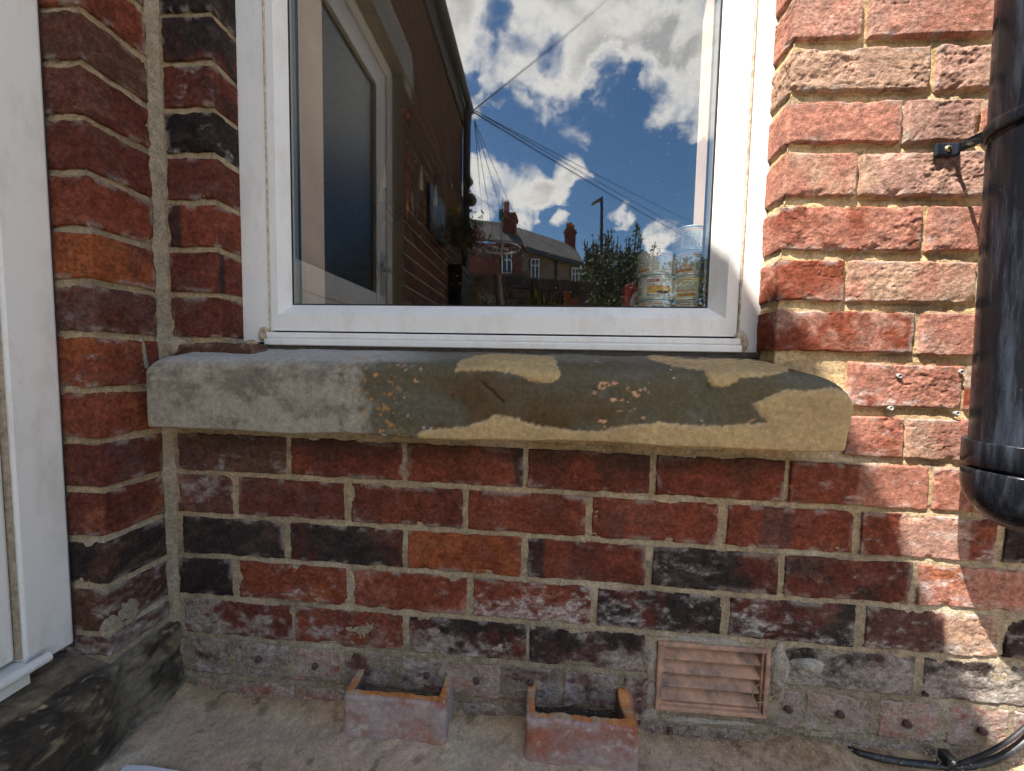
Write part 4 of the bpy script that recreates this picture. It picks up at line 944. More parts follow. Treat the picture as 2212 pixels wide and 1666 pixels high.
# stone door step, worn and stained
def step_build():
    ys = np.linspace(-2.0, .0, 300)**1.0; ys = np.concatenate([np.linspace(-1.6, -.42, 60), np.linspace(-.416, .0, 170)])
    prof = []                                              # (x, z) from back of tread round the nose to the ground
    zt = STEP_Z+.012
    for t in np.linspace(0, 1, 34): prof.append((WX-.10+t*.112, zt-.022*t))
    c = prof[-1]
    for a in np.linspace(math.pi/2, 0, 12)[1:]: prof.append((c[0]+.016*math.cos(a), c[1]-.016+.016*math.sin(a)))
    c = prof[-1]
    for t in np.linspace(0, 1, 60)[1:]: prof.append((c[0]+.004*t, c[1]*(1-t)+(-.02)*t))
    prof = np.array(prof)
    X = np.broadcast_to(prof[:, 0][:, None], (len(prof), len(ys))).copy(); Z = np.broadcast_to(prof[:, 1][:, None], X.shape).copy(); Y = np.broadcast_to(ys[None], X.shape).copy()
    s = np.concatenate([[0], np.cumsum(np.hypot(*np.diff(prof, axis=0).T))])[:, None]+0*X
    # near the corner the tread runs up under the bricks as a rough cement fillet, flush with the wall
    k = sstep(-.155, -.10, Y)
    X = X - k*.014*sstep(WX-.01, WX+.01, X); 
    d = fbm(Y*10, s*16, 5, 4)*.004 + fbm(Y*45, s*70, 6, 5, .6)*.0022 + fbm(Y*20, s*120, 7, 3)*.0012 + fbm(Y*130, s*150, 17, 3, .6)*.0009
    nose = sstep(.07, .115, s)*sstep(.16, .125, s); d -= nose*sstep(-.2, .7, fbm(Y*18, s*18, 8, 4))*.006
    nx = sstep(.10, .14, s); X = X + d*nx; Z = Z + d*(1-nx)
    col = np.broadcast_to(C3(.20, .15, .10), X.shape+(3,)).copy()
    col = mixc(col, np.broadcast_to(C3(.058, .046, .034), col.shape), sstep(-.35, .45, fbm(Y*13, s*20, 11, 5, .62)+.5*nx-.15))
    col = mixc(col, np.broadcast_to(C3(.26, .19, .115), col.shape), sstep(.1, .7, fbm(Y*22+3, s*40, 12, 5, .62)-.25*nx)*.8)
    col = mixc(col, np.broadcast_to(C3(.42, .33, .20), col.shape), sstep(.6, .85, fbm(Y*60, s*110, 13, 4))*(1-.6*nx)*.8)
    col = mixc(col, np.broadcast_to(C3(.20, .165, .12), col.shape), k*sstep(-.3, .5, fbm(Y*25, s*30, 14, 4))*.9)
    col = mixc(col, np.broadcast_to(C3(.33, .27, .19), col.shape), sstep(.03, .0, Z+.012*fbm(Y*30, s*3, 15, 3))*.9)
    col *= (1+.35*fbm(Y*80, s*95, 16, 5, .65))[..., None]
    P = np.stack([X, Y, Z], -1)
    return grid_mesh('door_step', P, np.clip(col, 0, 1), flip=True)
step = link('door_step', step_build(), MAT['stone']); tag(step, 'dark worn stone door step in the lower left corner', 'step')
# cement skirting that closes the corner under the wing bricks
# ================================================================ ground
def ground_build():
    xs = np.unique(np.concatenate([[-300, -120, -40, -15, -6, -3, -1.5, -1.0], np.arange(WX-.06, 1.02, .0032), [1.1, 1.2, 1.35, 1.6, 2, 3, 5, 8, 15, 40, 120, 300]]))
    ys = np.unique(np.concatenate([[-300, -120, -50, -20, -10, -6, -4, -3, -2, -1.4, -1.0, -.8, -.6, -.5], np.arange(-.42, .012, .0032), [.03, 1., 4.0, 20, 300]]))
    X, Y = np.meshgrid(xs, ys)
    near = sstep(-.6, -.35, Y)*sstep(1.3, 1.0, X)
    U, V = pxof(np.stack([X, np.clip(Y, -.5, 1), np.zeros_like(X)], -1))
    h = fbm(X*5, Y*5, 3, 4)*.0025 + near*(fbm(X*28, Y*28, 4, 4)*.0006 + fbm(X*110, Y*110, 5, 4, .6)*.0005 + sstep(.45, .9, fbm(X*240, Y*240, 15, 2))*.0010)
    # sandy fillet along the wall foot and round the clay troughs, heap at the right
    foot = sstep(-.045, -.002, Y)
    h += near*foot*(.008+.005*fbm(X*14, Y*4, 7, 4)) + near*(.013-.009*sstep(.5, .62, X))*sstep(.30, .55, X+.25*(Y+.1))*sstep(-.17, -.02, Y)*(1+.5*fbm(X*22, Y*22, 8, 4))
    h += near*sstep(.0, .06, .035-np.abs(X-.56))*.012*sstep(-.10, -.04, Y)
    for (tx0, tx1) in ((-.37, -.15), (-.03, .19)):
        dx = np.maximum(np.maximum(tx0-X, X-tx1), 0); dy = np.maximum(-.062-Y, 0); dd = np.hypot(dx, dy)
        h += near*sstep(.05, .0, dd)*(.006+.004*fbm(X*40, Y*40, 9, 3))
    h += near*sstep(-.62, -.735, X)*.016*(1+.4*fbm(X*20, Y*20, 12, 3))
    gr = sstep(.30, .85, fbm(X*160, Y*160, 10, 3))*near*np.clip(foot+sstep(.25, .5, X)*.9+.25*sstep(0, .6, fbm(X*9, Y*9, 11, 4)), 0, 1)
    h += gr*.0022
    far = sstep(-3.0, -8.0, Y); h = h*(1-far)
    h -= .012*(1-near)
    conc = C3(.47, .345, .245); col = np.broadcast_to(conc, X.shape+(3,)).copy()
    col = mixc(col, np.broadcast_to(C3(.46, .37, .26), col.shape), sstep(-.3, .6, fbm(X*6, Y*6, 21, 4)))
    col = mixc(col, np.broadcast_to(C3(.53, .345, .25), col.shape), sstep(.0, .7, fbm(X*4.3+4, Y*6, 22, 4))*.6)
    sand = np.clip(foot*1.0 + sstep(.22, .5, X+.3*fbm(X*6, Y*6, 25, 3))*.8 + .3*sstep(.1, .7, fbm(X*11, Y*11, 23, 5)) + gr, 0, 1)*near
    sc = C3(.36, .25, .14)*(1+.25*fbm(X*70, Y*70, 24, 4))[..., None]
    col = mixc(col, sc, sand*.75)
    col = mixc(col, np.broadcast_to(C3(.19, .10, .055), col.shape), near*sstep(.42, .55, X)*sstep(-.0, .5, fbm(X*16, Y*16, 26, 4)+.25)*.7)
    col = mixc(col, np.broadcast_to(C3(.62, .58, .52), col.shape), near*sstep(.35, .75, fbm(X*9+2, Y*9, 28, 4)-1.5*np.abs(X-.38)+.2)*.55*sstep(-.05, -.1, Y))
    col = mixc(col, np.broadcast_to(C3(.12, .085, .05), col.shape), near*sstep(.55, .85, fbm(X*34, Y*34, 27, 4))*.6)
    col *= (1+.12*fbm(X*45, Y*45, 29, 4))[..., None]
    yard = np.broadcast_to(C3(.46, .37, .26), col.shape); col = mixc(yard, col, np.maximum(near, sstep(-.7, -.5, Y)))
    return grid_mesh('ground', np.stack([X, Y, h], -1), np.clip(col, 0, 1))
ground = link('ground', ground_build(), MAT['soil']); ground['kind'] = 'structure'

# loose grit and pebbles along the wall foot
pv = MB(); rnd = random.Random(5)
def grit(x, y, z, r):
    vs = []
    for d in ((1, 0, 0), (-1, 0, 0), (0, 1, 0), (0, -1, 0), (0, 0, 1), (0, 0, -1)):
        k = r*rnd.uniform(.6, 1.2); vs.append((x+d[0]*k, y+d[1]*k, z+d[2]*k*.7))
    pv.add(vs, [(0, 2, 4), (2, 1, 4), (1, 3, 4), (3, 0, 4), (2, 0, 5), (1, 2, 5), (3, 1, 5), (0, 3, 5)], 0, True)
for i in range(3000):
    t = rnd.random()
    if t < .45: x, y = rnd.uniform(.22, .95), -.22*rnd.random()**1.6
    elif t < .8: x, y = rnd.uniform(WX+.03, .95), -.045*rnd.random()
    else: x, y = rnd.uniform(WX+.03, .9), -.3*rnd.random()
    zz = .004+.016*max(0, 1-(-y)/.05)+.016*max(0, min(1, (x-.3)/.25))*max(0, 1-(-y)/.16)
    grit(x, y, zz, .0006+.0022*rnd.random()**3)
o = pv.build('grit', plain_mat('pale_grit', (.44, .34, .22), .9, .2, .5, 90), None); tag(o, 'loose sandy grit scattered along the foot of the wall', 'grit', kind='stuff')

# ================================================================ terracotta louvre vent
MAT['terra'] = plain_mat('pink_terracotta', (.50, .295, .20), .85, .25, .2, 40, .5, 240, dirt=(.17, .135, .115), dscale=22, dlo=.46, dhi=.66)
MAT['terra_dark'] = plain_mat('dark_terracotta', (.075, .06, .055), .9, .2, .4, 50, .4, 200)  # dark clay colour for the back plate of the vent
VX0, VX1, VZ0, VZ1 = .233, .434, ZC-.648, ZC-.514
vent = empty('air_vent', ((VX0+VX1)/2, 0, VZ0), 'pink terracotta louvred air vent set low in the brick wall', 'vent')
m = MB(); frame_ring(m, (VX0, VX1, VZ0, VZ1), .008, -.004, .03); m.build('vent_frame', MAT['terra'], vent, bevel=.0015)
m = MB(); frame_ring(m, (VX0+.0082, VX1-.0082, VZ0+.0082, VZ1-.0082), .004, .001, .045); m.build('vent_rim', MAT['terra'], vent, bevel=.001)
m = MB(); m.box(VX0+.004, VX1-.004, .046, .052, VZ0+.004, VZ1-.004); m.build('vent_back', MAT['terra_dark'], vent)
zt = VZ1-.013; hs = (VZ1-VZ0-.026)/4
for i in range(4):
    za = zt-i*hs; zb_ = za-hs+.0015
    m = MB(); xa, xb = VX0+.0125, VX1-.0125
    V = [(xa, .034, za-.001), (xb, .034, za-.001), (xb, .0020, zb_+.0035), (xa, .0020, zb_+.0035), (xa, .004, zb_-.001), (xb, .004, zb_-.001), (xb, .042, za-.006), (xa, .042, za-.006)]
    m.add(V, [(0, 1, 2, 3), (3, 2, 5, 4), (4, 5, 6, 7), (0, 7, 6, 1), (0, 3, 4, 7), (1, 6, 5, 2)]); m.build('louvre', MAT['terra'], vent, bevel=.0008)
# cement packing round the vent
def lump(name, parent, c, r, seed, sc, col, mat='mortar', amp=.4, freq=70):
    me = blob_mesh(c, r, seed, sc, amp, 16, freq); n = len(me.vertices)
    ca = me.color_attributes.new('col', 'FLOAT_COLOR', 'POINT'); k = np.ones((n, 4), np.float32)
    co = np.zeros(n*3); me.vertices.foreach_get('co', co); co = co.reshape(-1, 3)
    k[:, :3] = np.array(col)*(1+.25*fbm(co[:, 0]*60, co[:, 2]*60, seed, 4))[:, None]; ca.data.foreach_set('color', k.reshape(-1))
    return link(name, me, MAT[mat], parent)
for i, (u, v, r, sx, sz_) in enumerate([(1404,1420,.016,.9,1.8),(1408,1500,.014,.8,2.4),(1683,1440,.02,.9,2.0),(1680,1490,.016,.8,1.6),(1530,1388,.012,6,.7),(1540,1566,.014,6,.8),(1400,1545,.016,1.0,1.2)]):
    p = at(u, v, y=0.0); lump('cement_packing', wall, (p[0], .006, p[2]), r, 40+i, (sx, .55, sz_), (.37, .32, .26))
for i, (u, v, r, sx, sz_, c) in enumerate([(350,745,.02,2.0,1.0,(.40,.33,.24)),(310,790,.016,.8,2.5,(.36,.3,.22)),(1380,1499,.009,1,1,(.36,.33,.30)),(540,740,.008,2.0,.6,(.36,.29,.2)),
                                          (1740,1440,.018,1.6,.9,(.36,.33,.28)),(262,1335,.022,1.2,1.2,(.34,.29,.21))]):
    if u in (310, 262): q = at(u, v, x=WX+.0); c0 = (WX-.004, q[1], q[2]); s3 = (.3, sx, sz_)
    else: q = at(u, v, y=0.0); c0 = (q[0], .005, q[2]); s3 = (sx, .55, sz_)
    lump('mortar_patch', wing if u in (310, 262) else wall, c0, r, 70+i, s3, c)

# ================================================================ clay troughs on the ground
def clay_cols(P, s, seed):
    col = np.broadcast_to(C3(.33, .165, .13), P.shape).copy()
    col = mixc(col, np.broadcast_to(C3(.36, .30, .28), P.shape), sstep(-.35, .5, fbm(s[0]*18, s[1]*22, seed, 5, .6))*.85)
    col = mixc(col, np.broadcast_to(C3(.36, .10, .05), P.shape), sstep(.25, .75, fbm(s[0]*13, s[1]*24, seed+4, 4)+.2)*.5)
    return col
def trough(name, x0, x1, proj, ztop, zbot, th, seed, label, broken):
    t = empty(name, ((x0+x1)/2, -proj/2, zbot), label, 'clay trough', 'terracotta troughs standing against the wall')
    res = .0022
    path = [(x0, .003), (x0, -proj), (x1, -proj), (x1, .003)]       # outer skin, outward normals
    xy, nn, ss = path_pts(path, .011, res)
    rows = []; cols = []; nz = int((ztop-zbot)/res); L = ss[-1]
    arm = np.minimum(ss, L-ss)
    topz = ztop + .0016*fbm(ss*40, ss*0, seed, 4) + .001*fbm(ss*160, ss*0, seed+1, 3)
    topz = topz + (broken*sstep(.055, .02, L-ss)*(.004+.008*fbm(ss*50, ss*0, seed+2, 3)))
    thick = th*(1+.12*fbm(ss*30, ss*0, seed+6, 3)) + broken*.008*sstep(.06, .01, L-ss)
    for i in range(nz+1):
        tt = i/nz; z = zbot + (topz-zbot)*tt
        d = np.clip((topz-z), 0, .004); inn = .004-np.sqrt(np.maximum(.004**2-(.004-d)**2, 0))
        h = -inn + fbm(ss*16, z*16, seed+3, 3)*.0014 + fbm(ss*90, z*90, seed+5, 4, .6)*.0006
        rows.append(np.stack([xy[:, 0]+nn[:, 0]*h, xy[:, 1]+nn[:, 1]*h, z], -1)); cols.append(np.zeros(len(ss)))
    for i in range(1, 9):                                            # the broken orange rim
        tt = i/8; q = np.stack([xy[:, 0]-nn[:, 0]*(.004+(thick-.004)*tt), xy[:, 1]-nn[:, 1]*(.004+(thick-.004)*tt), topz + .0008*fbm(ss*150, ss*0+tt*9, seed+7, 3)-.0015*(tt > .9)], -1); rows.append(q); cols.append(np.ones(len(ss)))
    for i in range(1, 22):                                           # inner skin
        tt = i/21; z = topz-.0015 - (ztop-zbot)*.98*tt; rows.append(np.stack([xy[:, 0]-nn[:, 0]*thick, xy[:, 1]-nn[:, 1]*thick, z], -1)); cols.append(np.full(len(ss), 2.))
    P = np.array(rows); kind = np.array(cols); a = np.broadcast_to(ss[None], kind.shape)+seed; b = P[..., 2]*1.0
    col = np.broadcast_to(C3(.36, .185, .145), P.shape).copy()
    col = mixc(col, np.broadcast_to(C3(.38, .32, .30), P.shape), sstep(-.45, .35, fbm(a*15, b*26, seed+11, 5, .62))*.8)
    col = mixc(col, np.broadcast_to(C3(.34, .10, .055), P.shape), sstep(.15, .6, fbm(a*11, b*20, seed+12, 5)+.5*(b-zbot)/(ztop-zbot)-.25)*.7)
    rim = mixc(np.broadcast_to(C3(.56, .22, .07), P.shape), np.broadcast_to(C3(.46, .34, .20), P.shape), sstep(-.2, .6, fbm(a*30, b*30+P[..., 1]*40, seed+13, 5)))
    col = mixc(col, rim, (np.abs(kind-1) < .5).astype(float)*.95)
    col = mixc(col, np.broadcast_to(C3(.16, .13, .115), P.shape), (kind > 1.5).astype(float)*.8)
    col = mixc(col, np.broadcast_to(C3(.34, .25, .15), P.shape), sstep(.016, .002, b-zbot-.006*fbm(a*40, b*0, seed+15, 3))*(kind < .5)*.85)
    col = mixc(col, np.broadcast_to(C3(.50, .46, .42), P.shape), sstep(.35, .8, fbm(a*55, b*70, seed+16, 5, .66))*(kind < .5)*.6)
    col *= (1+.22*fbm(a*80, b*80, seed+14, 5, .65))[..., None]
    link('clay_body', grid_mesh('clay_body', P, np.clip(col, 0, 1)), MAT['clay'], t)
    # wet silt inside
    xs = np.linspace(x0+th*.7, x1-th*.7, 46); ys = np.linspace(-proj+th*.7, .004, 18); X, Y = np.meshgrid(xs, ys)
    Z = zbot+(ztop-zbot)*.45 + .004*fbm(X*60, Y*60, seed+20, 4) + .006*sstep(-.015, .0, Y)
    cc = np.broadcast_to(C3(.05, .042, .034), X.shape+(3,))*(1+.5*fbm(X*90, Y*90, seed+21, 4))[..., None]
    link('silt', grid_mesh('silt', np.stack([X, Y, Z], -1), np.clip(cc, 0, 1)), MAT['soil'], t)
    return t
TZ = ZC-.622
trough('clay_trough', -.351, -.155, .058, TZ+.002, -.008, .0165, 3, 'terracotta trough against the wall left of the other, with straight whole arms', 0.)
trough('clay_trough', -.0105, .186, .070, TZ+.0, -.008, .0175, 9, 'terracotta trough below the louvred vent, its right arm chipped and thick', 1.)

# ================================================================ downpipe at the right
MAT['pipe'] = None
def pipe_mat():
    m, nt, b = new_mat('dusty_black_plastic')
    n = noise_node(nt, 42, 9, .72, stretch=(1, 1, .10)); f = remap(nt, n.outputs['Fac'], .48, .78, 0, .5)
    n2 = noise_node(nt, 150, 6, .7, seed=2.); f2 = remap(nt, n2.outputs['Fac'], .66, .78, 0, .35)
    c = mixn(nt, f, (.007, .008, .011), (.10, .125, .175)); c = mixn(nt, f2, c, (.33, .32, .30))  # bluish streaks paint sky highlights into the colour; pale specks are dust
    nt.links.new(c, b.inputs['Base Color']); b.inputs['Specular IOR Level'].default_value = .3
    r = remap(nt, n.outputs['Fac'], .4, .7, .12, .42); nt.links.new(r, b.inputs['Roughness']); bump(nt, b, n2.outputs['Fac'], .25, .0008); return m
MAT['pipe'] = pipe_mat()
PR, PYO = .055, -.094
LEAN = -.031; PXB = .711                                # axis at z = ZC-.1, and its lean
pipe = empty('downpipe', (PXB, PYO, ZC-.24), 'dusty black plastic soil pipe with capped lower end, on the right', 'pipe')
zc_top = at(2086, 952, y=PYO)[2]; zc_bot = at(2083, 1006, y=PYO)[2]
PX = PXB + LEAN*(.352+.1)
def on_axis(o):
    "mesh built round x=0,y=0 with world z; tilt it about the socket"
    o.rotation_euler = (0, LEAN, 0); z0 = ZC-.1
    o.location = (PXB-z0*math.sin(LEAN), PYO, z0-z0*math.cos(LEAN)); return parent_keep(o, pipe)
m = MB(); m.lathe([(PR, zc_bot-.002), (PR, zc_top+.01), (PR, 3.2)], 0, 0, 64); on_axis(m.build('pipe', MAT['pipe']))
RC = .0615
m = MB(); m.lathe([(PR+.0005, zc_top+.0005), (RC-.001, zc_top+.0005), (RC, zc_top-.0015), (RC, zc_bot+.002), (RC-.002, zc_bot), (PR-.004, zc_bot)], 0, 0, 64); on_axis(m.build('socket', MAT['pipe']))
prof = [(PR-.002, zc_bot-.001), (PR-.002, zc_bot-.004), (RC-.002, zc_bot-.0045), (RC-.0005, zc_bot-.007), (RC-.0005, zc_bot-.020)]
for a in np.linspace(0, math.pi/2, 14)[1:]: prof.append((max(.0004, RC*math.cos(a)), zc_bot-.020-.075*math.sin(a)))
m = MB(); m.lathe(prof, 0, 0, 64); on_axis(m.build('end_cap', MAT['pipe']))
# clip: strap, ear and screw
zs_ = ZC+.352
m = MB(); m.lathe([(PR+.0006, zs_-.009), (PR+.0038, zs_-.009), (PR+.0044, zs_-.006), (PR+.0044, zs_+.006), (PR+.0038, zs_+.009), (PR+.0006, zs_+.009)], PX, PYO, 64); strap = m.build('clip_strap', MAT['pipe'], pipe)
pe = at(2046, 323, y=-.006); ex = pe[0]; ez = pe[2]
m = MB(); m.box(ex-.0165, ex+.020, -.0075, -.0005, ez-.010, ez+.010); m.build('clip_ear', MAT['pipe'], pipe, bevel=.0018)
m = MB(); V = [(ex+.012, -.0078, ez-.008), (ex+.012, -.0078, ez+.008), (ex+.012, -.0010, ez+.008), (ex+.012, -.0010, ez-.008),
               (PX-PR*.80, PYO+PR*.62, zs_-.008), (PX-PR*.80, PYO+PR*.62, zs_+.008), (PX-PR*.72, PYO+PR*.74, zs_+.008), (PX-PR*.72, PYO+PR*.74, zs_-.008)]
m.add(V, [(0, 1, 5, 4), (1, 2, 6, 5), (2, 3, 7, 6), (3, 0, 4, 7), (0, 3, 2, 1), (4, 5, 6, 7)]); m.build('clip_arm', MAT['pipe'], pipe, bevel=.001)
MAT['brass'] = plain_mat('yellow_zinc', (.55, .45, .25), .35, .5, .15, 300, metal=.8)
m = MB(); m.lathe([(.0052, 0), (.0052, .0006), (.0035, .0022), (.0001, .0024)], 0, 0, 20); sc_ = m.build('screw', MAT['brass']); sc_.rotation_euler = (math.pi/2, 0, 0); sc_.location = (ex, -.0076, ez+.0005); parent_keep(sc_, pipe)
m = MB(); m.box(ex-.0026, ex+.0026, -.0107, -.0100, ez, ez+.0010).box(ex-.0005, ex+.0005, -.0107, -.0100, ez-.0021, ez+.0031); x_ = m.build('screw_slot', MAT['black']); parent_keep(x_, pipe)

# ================================================================ black cable along the ground
MAT['cable'] = plain_mat('black_cable', (.022, .023, .026), .45, .45, .3, 60, dirt=(.16, .13, .10), dscale=60, dlo=.5, dhi=.8)
cb = empty('cable', (.7, -.04, 0), 'black cable lying along the wall foot, clipped at the lower right', 'cable')
pts = [at(u, v, y=y) for u, v, y in [(1828,1612,.012),(1838,1620,-.004),(1880,1633,-.018),(1940,1645,-.022),(2000,1652,-.022),(2056,1656,-.020),(2110,1652,-.020),(2160,1636,-.022),(2212,1602,-.016),(2260,1550,-.012)]]+[np.array(q) for q in ((.93, -.010, .16), (.97, -.009, .32), (.985, -.009, .6), (.985, -.009, 1.1), (.985, -.009, 2.6))]
def smooth_pts(pts, n=6):
    pts = [np.array(p, float) for p in pts]; out = []
    for i in range(len(pts)-1):
        p0, p1, p2, p3 = pts[max(i-1, 0)], pts[i], pts[i+1], pts[min(i+2, len(pts)-1)]
        for t in np.linspace(0, 1, n, endpoint=False):
            out.append(.5*((2*p1)+(-p0+p2)*t+(2*p0-5*p1+4*p2-p3)*t*t+(-p0+3*p1-3*p2+p3)*t**3))
    out.append(pts[-1]); return out
sp = smooth_pts(pts); m = MB(); m.tube(sp, [.0028+.0027*min(1, i/8) for i in range(len(sp))], 12); m.build('sheath', MAT['cable'], cb)
pts = [at(u, v, y=y) for u, v, y in [(2040,1662,-.022),(2100,1640,-.028),(2150,1618,-.032),(2195,1588,-.026),(2240,1545,-.018)]]+[np.array(q) for q in ((.925, -.012, .20), (.96, -.006, .34), (.970, -.006, .6), (.970, -.006, 1.1), (.970, -.006, 2.6))]
m = MB(); m.tube(smooth_pts(pts), .0032, 10); m.build('thin_lead', MAT['cable'], cb)
p = at(2054, 1648, y=-.028); m = MB(); m.box(p[0]-.006, p[0]+.008, -.030, -.012, p[2]-.008, p[2]+.010); m.build('cable_clip', MAT['cable'], cb, bevel=.002)
m = MB(); m.lathe([(.004, 0), (.004, .001), (.0001, .0018)], 0, 0, 14); o = m.build('screw', MAT['satin']); o.rotation_euler = (math.pi/2, 0, 0); o.location = (p[0]+.001, -.0303, p[2]+.003); parent_keep(o, cb)

# small dry root by the vent, white board in the corner
rt_ = empty('dry_root', tuple(at(1690, 1490, y=-.004)), 'thin dry root curling out of the joint beside the vent', 'root')
MAT['root'] = plain_mat('dry_root', (.36, .30, .17), .8, .2, .2, 100)
for i, pl in enumerate([[(1700,1484),(1688,1490),(1676,1502),(1664,1506),(1652,1500),(1646,1492)],[(1640,1478),(1628,1492),(1626,1512),(1640,1518),(1660,1512),(1672,1502)],[(1690,1490),(1684,1505),(1676,1516)]]):
    m = MB(); m.tube(smooth_pts([at(u, v, y=-.004-.003*(j % 2)) for j, (u, v) in enumerate(pl)]), .0008, 6); m.build('root_strand', MAT['root'], rt_)
a = at(236, 1664, z=.012); b_ = at(245, 1651, z=.012); c_ = at(320, 1654, z=.012); d_ = at(392, 1666, z=.012)
m = MB(); top = [(a[0], a[1]), (b_[0], b_[1]), (c_[0], c_[1]), (d_[0], d_[1]), (d_[0]+.03, d_[1]-.15), (a[0]+.0, a[1]-.15)]
V = [(x, y, .012) for x, y in top]+[(x, y, .004) for x, y in top]; n = len(top)
m.add(V, [tuple(range(n)), tuple(range(2*n-1, n-1, -1))]+[(i, n+i, n+(i+1) % n, (i+1) % n) for i in range(n)])
o = m.build('white_board', plain_mat('white_board', (.75, .75, .73), .6, .3, .05)); tag(o, 'corner of a flat white board lying on the ground by the step', 'board')
# ================================================================ things on the window board
FONT = {'A':'01110100011000111111100011000110001','D':'11110100011000110001100011000111110','U':'10001100011000110001100011000101110','L':'10000100001000010000100001000011111',
        'T':'11111001000010000100001000010000100','C':'01110100011000010000100001000101110','R':'11110100011000111110101001001010001','N':'10001110011010110011100011000110001',
        'Y':'10001100010101000100001000010000100','a':'00000000000111000001011111000101111','n':'00000000001011011001100011000110001','i':'00100000000110000100001000010001110',
        'm':'00000000001101010101101011010110101','o':'00000000000111010001100011000101110','d':'00001000010110110011100011000101111','g':'00000011111000110001011110000101110',
        '2':'01110100010000100010001000100011111','0':'01110100011001110101110011000101110','8':'01110100011000101110100011000101110',' ':'0'*35}
def draw_text(img, s, x, y, h, col, k=1.0):
    "x, y: top left in cells; h: letter height in cells"
    sc = h/7.0
    for ch in s:
        g = FONT[ch]
        for r in range(7):
            for c in range(5):
                if g[r*5+c] == '1':
                    img[int(y+r*sc):max(int(y+r*sc)+1, int(y+(r+1)*sc)), int(x+c*sc*k):max(int(x+c*sc*k)+1, int(x+(c+1)*sc*k))] = col
        x += 6*sc*k
CREAM, ORNG, INK, MAROON, YEL = C3(.86, .82, .72), C3(.72, .26, .07), C3(.16, .15, .15), C3(.36, .03, .05), C3(.85, .48, .06)
def label_img(kind, seed):
    Wd, Hh = 360, 84; img = np.ones((Hh, Wd, 3))*CREAM; r = random.Random(seed)
    def lines(x0, x1, y0, y1, step=4.6):
        y = y0
        while y < y1:
            x = x0
            while x < x1-4:
                w = r.randint(5, 14); img[int(y):int(y)+2, int(x):int(min(x+w, x1))] = INK*1.1; x += w+r.randint(1, 4)
            y += step
    for side in (0, 180):                                          # the printing repeats round the tin
        if kind == 'back':
            img[4:9, side+4:side+68] = ORNG; img[4:9, side+74:side+150] = ORNG
            lines(side+4, side+66, 13, 50); lines(side+74, side+128, 13, 76); img[52:57, side+4:side+66] = ORNG; lines(side+4, side+60, 60, 66); img[67:79, side+8:side+64] = C3(.62, .22, .05)
            for q in range(8): img[36:74, side+132+q*2:side+133+q*2] = INK
            img[36:38, side+130:side+150] = CREAM; img[0:84, side+70:side+72] = C3(.80, .77, .68)
            yy, xx = np.mgrid[0:84, 0:360]; img[((xx-side-122)**2+(yy-74)**2) < 9] = INK
        else:
            img[6:11, side+2:side+44] = ORNG; lines(side+4, side+44, 14, 30)
            for q in range(11): img[36:72, side+22+q*2:side+23+q*2] = INK
            img[5:18, side+66:side+104] = MAROON; draw_text(img, 'animonda', side+68, 8, 6, C3(.8, .72, .7), .72)
            draw_text(img, 'CARNY', side+107, 5, 12, C3(.28, .26, .25), .9)
            draw_text(img, 'ADULT', side+66, 23, 8, C3(.2, .19, .18), 1.0)
            img[34:40, side+66:side+150] = ORNG
            for yq in range(40, 66): img[yq, side+66:side+150] = YEL*(1-.004*(yq-40))
            lines(side+68, side+110, 43, 52); 
            yy, xx = np.mgrid[0:84, 0:360]; m_ = ((xx-side-118)/22.)**2+((yy-62)/7.)**2 < 1+.5*np.sin(xx*1.3)*np.cos(yy*.9); img[m_] = C3(.16, .03, .06)
            lines(side+66, side+150, 72, 80)
    return img
MAT['print'] = attr_mat('printed_paper', .55, .3, 900, .03, .02, .0002)
MAT['tinplate'] = plain_mat('tinplate', (.72, .71, .69), .45, .5, .06, 60, metal=.45)
TIN_R, TIN_H = .0350, .0505
def tin(cx, cy, z, kind, turn, seed, label):
    t = empty('food_tin', (cx, cy, z), label, 'tin', 'pet food tins stacked on the window board')
    m = MB(); R = TIN_R
    m.lathe([(.0003, z+.002), (R-.003, z+.002), (R-.0022, z), (R-.0004, z), (R+.0006, z+.0012), (R-.0002, z+.003), (R-.0006, z+.004), (R-.0006, z+TIN_H-.005), (R-.0002, z+TIN_H-.004), (R+.0008, z+TIN_H-.002), (R+.0004, z+TIN_H-.0005), (R-.0012, z+TIN_H-.0005), (R-.0024, z+TIN_H-.003), (.0003, z+TIN_H-.003)], cx, cy, 48)
    m.build('can', MAT['tinplate'], t)
    img = label_img(kind, seed)
    H_, W_ = img.shape[:2]; zz = np.linspace(z+TIN_H-.0060, z+.0055, H_); aa = np.linspace(0, 2*math.pi, W_, endpoint=False)
    A, Z = np.meshgrid(aa, zz); A = A+turn
    P = np.stack([cx+(R+.0001)*np.cos(A), cy+(R+.0001)*np.sin(A), Z], -1)
    link('paper_label', grid_mesh('paper_label', P, img, wrap=True), MAT['print'], t)
    return t
BZ = ZC+.0868; TY = .152
ax, bx = .2435, .3150
fa = math.atan2(-(TY+.68), -ax)                                    # direction from the tin towards the viewer
deg = math.pi/180
